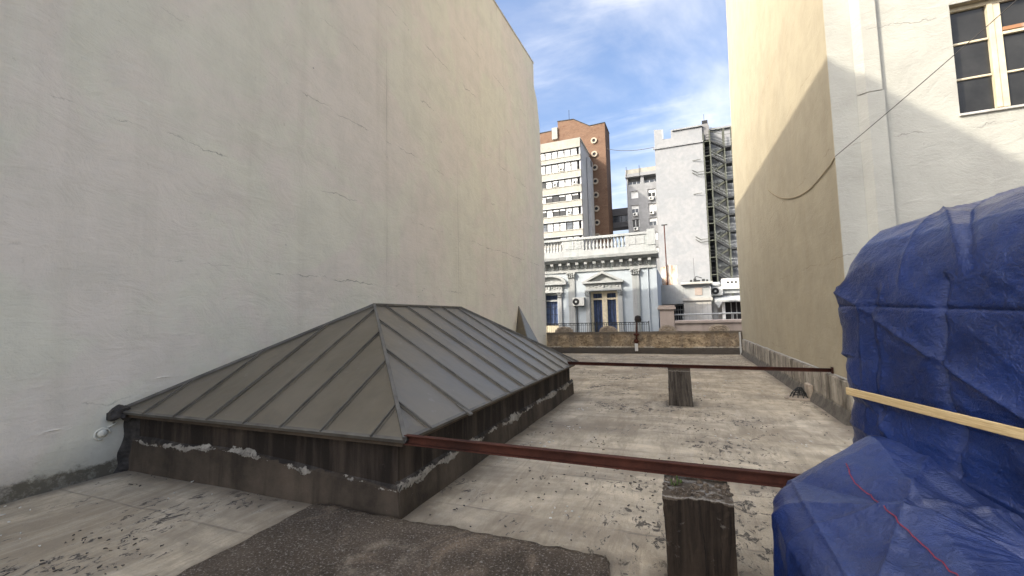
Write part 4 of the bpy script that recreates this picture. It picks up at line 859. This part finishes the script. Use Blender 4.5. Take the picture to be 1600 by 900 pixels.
# grey apartment block, front at y = 93
B=thing('grey_apartment_block',(-6,100,-14),'grey apartment block with small windows between the brick tower and the blind block','building')
yb=93.; cols=[(-9.05,-7.50),(-5.55,-3.95)]; rows=[26.85,23.75,20.65,17.55,14.4]
xs=[-9.8,-9.05,-7.50,-5.55,-3.95,.5]
for a,b in ((xs[0],xs[1]),(xs[2],xs[3]),(xs[4],xs[5])): MB().box(a,b,yb,yb+.6,-14,28.3).build('wall','apt_grey',B)
for a,b in cols:
    e=28.3
    for z in rows:
        MB().box(a+.002,b-.002,yb+.002,yb+.6,z,e).build('wall','apt_grey',B); e=z-1.62
    MB().box(a+.002,b-.002,yb+.002,yb+.6,-14,e).build('wall','apt_grey',B)
MB().box(-9.8,.5,yb+1.4,yb+12,-14,29.9).build('core','apt_grey',B); MB().box(-9.8,-9.5,yb,yb+1.39,28.302,29.9).build('wall','apt_grey',B)
MB().box(-9.8,.5,yb+.602,yb+1.39,-14,28.28).build('core','apt_grey',B)
MB().box(-6.9,-6.2,yb,yb+1.39,28.302,29.9).build('loggia_pier','apt_grey',B); mb=MB(); mb.box(-10.0,.6,yb-.4,yb+12,29.903,30.6); mb.build('roof_band','apt_grey',B); MB().box(-9.9,.55,yb-.2,yb+12,30.603,31.6).build('parapet','office_white',B)
for a,b in ((-9.4,-6.95),(-6.1,-3.2)):
    w=MB().box(a,b,yb+.9,yb+1.0,28.302,29.1).build('loggia_window','glass_grey',B); 
    for k in range(4): MB().box(a+(b-a)*k/3-.05,a+(b-a)*k/3+.05,yb+.85,yb+.895,28.302,29.1).build('frame','white_paint',w)
for x in (-9.7,-7.0): MB().box(x-.05,x+.05,yb-.46,yb-.41,30.0,32.2).build('vent_pipe','dark_metal',B)
vi=0
for ci,(a,b) in enumerate(cols):
    for ri,z in enumerate(rows):
        w=MB().box(a+.004,b-.004,yb+.35,yb+.42,z-1.62,z-.004).build('window',('blind','glass_grey','glass','blind','glass_grey')[(ri+ci*2)%5],B)
        for x in (a+.06,(a+b)/2,b-.06): MB().box(x-.05,x+.05,yb+.25,yb+.345,z-1.60,z-.01).build('frame','white_paint',w)
        if (ri+ci)%2==1: MB().box(a+.1,b-.1,yb+.28,yb+.34,z-.75,z-.05).build('blind','blind',w)
        if (ri,ci) in ((0,1),(1,0),(1,1),(2,0)):
            x=(a+b)/2+(.1 if ci==0 else -.05); q=MB().box(x-.5,x+.4,yb-.5,yb-.01,z-2.45,z-1.75).build('air_conditioner','ac_white',B,bevel=.05); MB().disc((x-.15,yb-.515,z-2.1),.24,.012,12).build('fan_grille','dark_metal',q)
# glazed link
B=thing('grey_link_bridge',(-12,101,20),'dark grey glazed link spanning from the brick tower to the grey apartments','bridge')
MB().box(-20,-9.85,99,103,20.6,21.75).build('lower_band','bridge_grey',B); MB().box(-20,-9.85,99,103,23.3,24.95).build('upper_band','bridge_grey',B); MB().box(-20,-9.85,99.3,102.7,21.752,23.298).build('glazing','glass_grey',B)
for x in (-13.4,-11.9,-10.9): MB().box(x-.06,x+.06,99.2,99.29,21.752,23.298).build('frame','dark_metal',B)
# brick tower, front at y = 90
B=thing('brick_tower',(-20,95,-14),'red brown brick tower with a peaked top and a column of round portholes','building')
MB().prism([(-34,-14),(-13.47,-14),(-13.47,41.7),(-16.8,41.6),(-20.3,43.8),(-23.9,44.0),(-23.9,42.1),(-34,41.9)],90,96.,'y').build('shaft','tower_brick',B)
mb=MB(); 
for p,q in (((-13.40,41.72),(-16.8,41.62)),((-16.8,41.62),(-20.3,43.82)),((-20.3,43.82),(-23.95,44.02)),((-23.97,42.12),(-34,41.95))): mb.bar((p[0],93,p[1]+.08),(q[0],93,q[1]+.08),6.2,.14)
mb.build('coping','dark_metal',B)
MB().box(-13.69,-13.50,89.94,89.998,-14,41.6).build('edge_strip','tower_brick',B); MB().box(-25.2,-23.95,89.6,90.5,40,42.6).build('flue','office_white',B)
ring=MB().ring((0,0,0),.36,.66,.30,20).mesh('porthole','stone_trim'); dk=MB().disc((0,.05,0),.37,.1,16).mesh('porthole_glass','black_hole')
for i in range(8):
    z=38.16-3.0*i; p=inst(ring,'porthole',B,(-15.93,89.72,z)); inst(dk,'pane',p,(-15.93,89.80,z))
MB().tube([(-21.7,92,43.9),(-21.7,92,47.2)],.05,5).build('antenna','dark_metal',B)
# white office block, front at y = 81
B=thing('white_office_block',(-20,85,-14),'white office block with ribbon windows in front of the brick tower','building')
MB().box(-34,-17.09,81.5,93,-14,35.2).build('side_wall','office_side',B)
xr=-17.06
MB().box(-34,xr,80.7,81.49,33.62,35.45).build('parapet_band','office_white',B); MB().box(-17.085,-16.98,80.72,92.8,35.0,35.5).build('side_coping','office_white',B)
MB().box(-16.99,-16.4,86.5,90.5,-14,33.4).build('stair_bay','office_side',B); w=MB().box(-16.985,-16.3,87.6,88.4,31.9,33.0).build('bay_window','black_hole',B)
bands=[(31.0,32.2),(27.6,29.2),(24.55,26.2),(21.75,23.2),(18.95,20.3),(16.0,17.4),(13.0,14.5)]
tops=[33.62]+[b[0] for b in bands]
for i,(zb,zt) in enumerate(bands):
    MB().box(-34,xr,80.7,81.49,zb,zt-.12).build('spandrel_band','office_white',B)
    MB().box(-34,xr-.02,80.62,80.695,zt-.28,zt-.121).build('sill_line','office_white',B); MB().box(-34,xr-.01,80.66,80.697,zb,zb+.12).build('drip_line','stair_grey',B)
    hi=tops[i]; n=8; w0=1.32
    MB().box(xr-.75,xr-.30,81.10,81.49,zt+.002,hi-.002).build('end_recess','black_hole',B); MB().box(xr-.29,xr-.02,80.9,81.49,zt-.118,hi-.002).build('end_pier','office_side',B)
    for k in range(n):
        x1=xr-.78-k*w0; x0=x1-w0+.12
        kind='blind' if i<2 or random.random()<.42 else random.choice(('glass','glass','glass_grey'))
        w=MB().box(x0,x1,81.00,81.05,zt-.118,hi-.18).build('window',kind,B)
        MB().box(x0,x1,80.96,80.995,zt+(hi-zt)*.58,zt+(hi-zt)*.58+.05).build('glazing_bar','dark_metal',w)
        if kind!='blind' and random.random()<.5: MB().box(x0+.03,x1-.03,80.97,80.995,zt+(hi-zt)*.66,hi-.20).build('blind','blind',w)
        MB().box(x1+.001,x1+.115,80.86,81.4,zt-.118,hi-.17).build('mullion','dark_metal',B)
    MB().box(-34,xr-.76,80.95,81.49,hi-.165,hi-.003).build('window_head','dark_metal',B)
for (i,k) in ((1,2),(2,0),(2,3),(4,1),(5,6)):
    x=xr-.78-k*1.32-.6; z=bands[i][1]+.05; q=MB().box(x-.4,x+.4,80.75,81.2,z,z+.7).build('air_conditioner','ac_white',B,bevel=.04); MB().disc((x,80.735,z+.35),.25,.012,12).build('fan_grille','dark_metal',q)
o=MB().tube([(-13.2+10.2*k/10,90.3-18.2*k/10,36.0-8.3*k/10-1.4*(1-(k/5-1)**2)*.35) for k in range(11)],.05,5).build('overhead_wire','cable'); tag(o,'black wire strung between the brick tower and the blind block','wire')
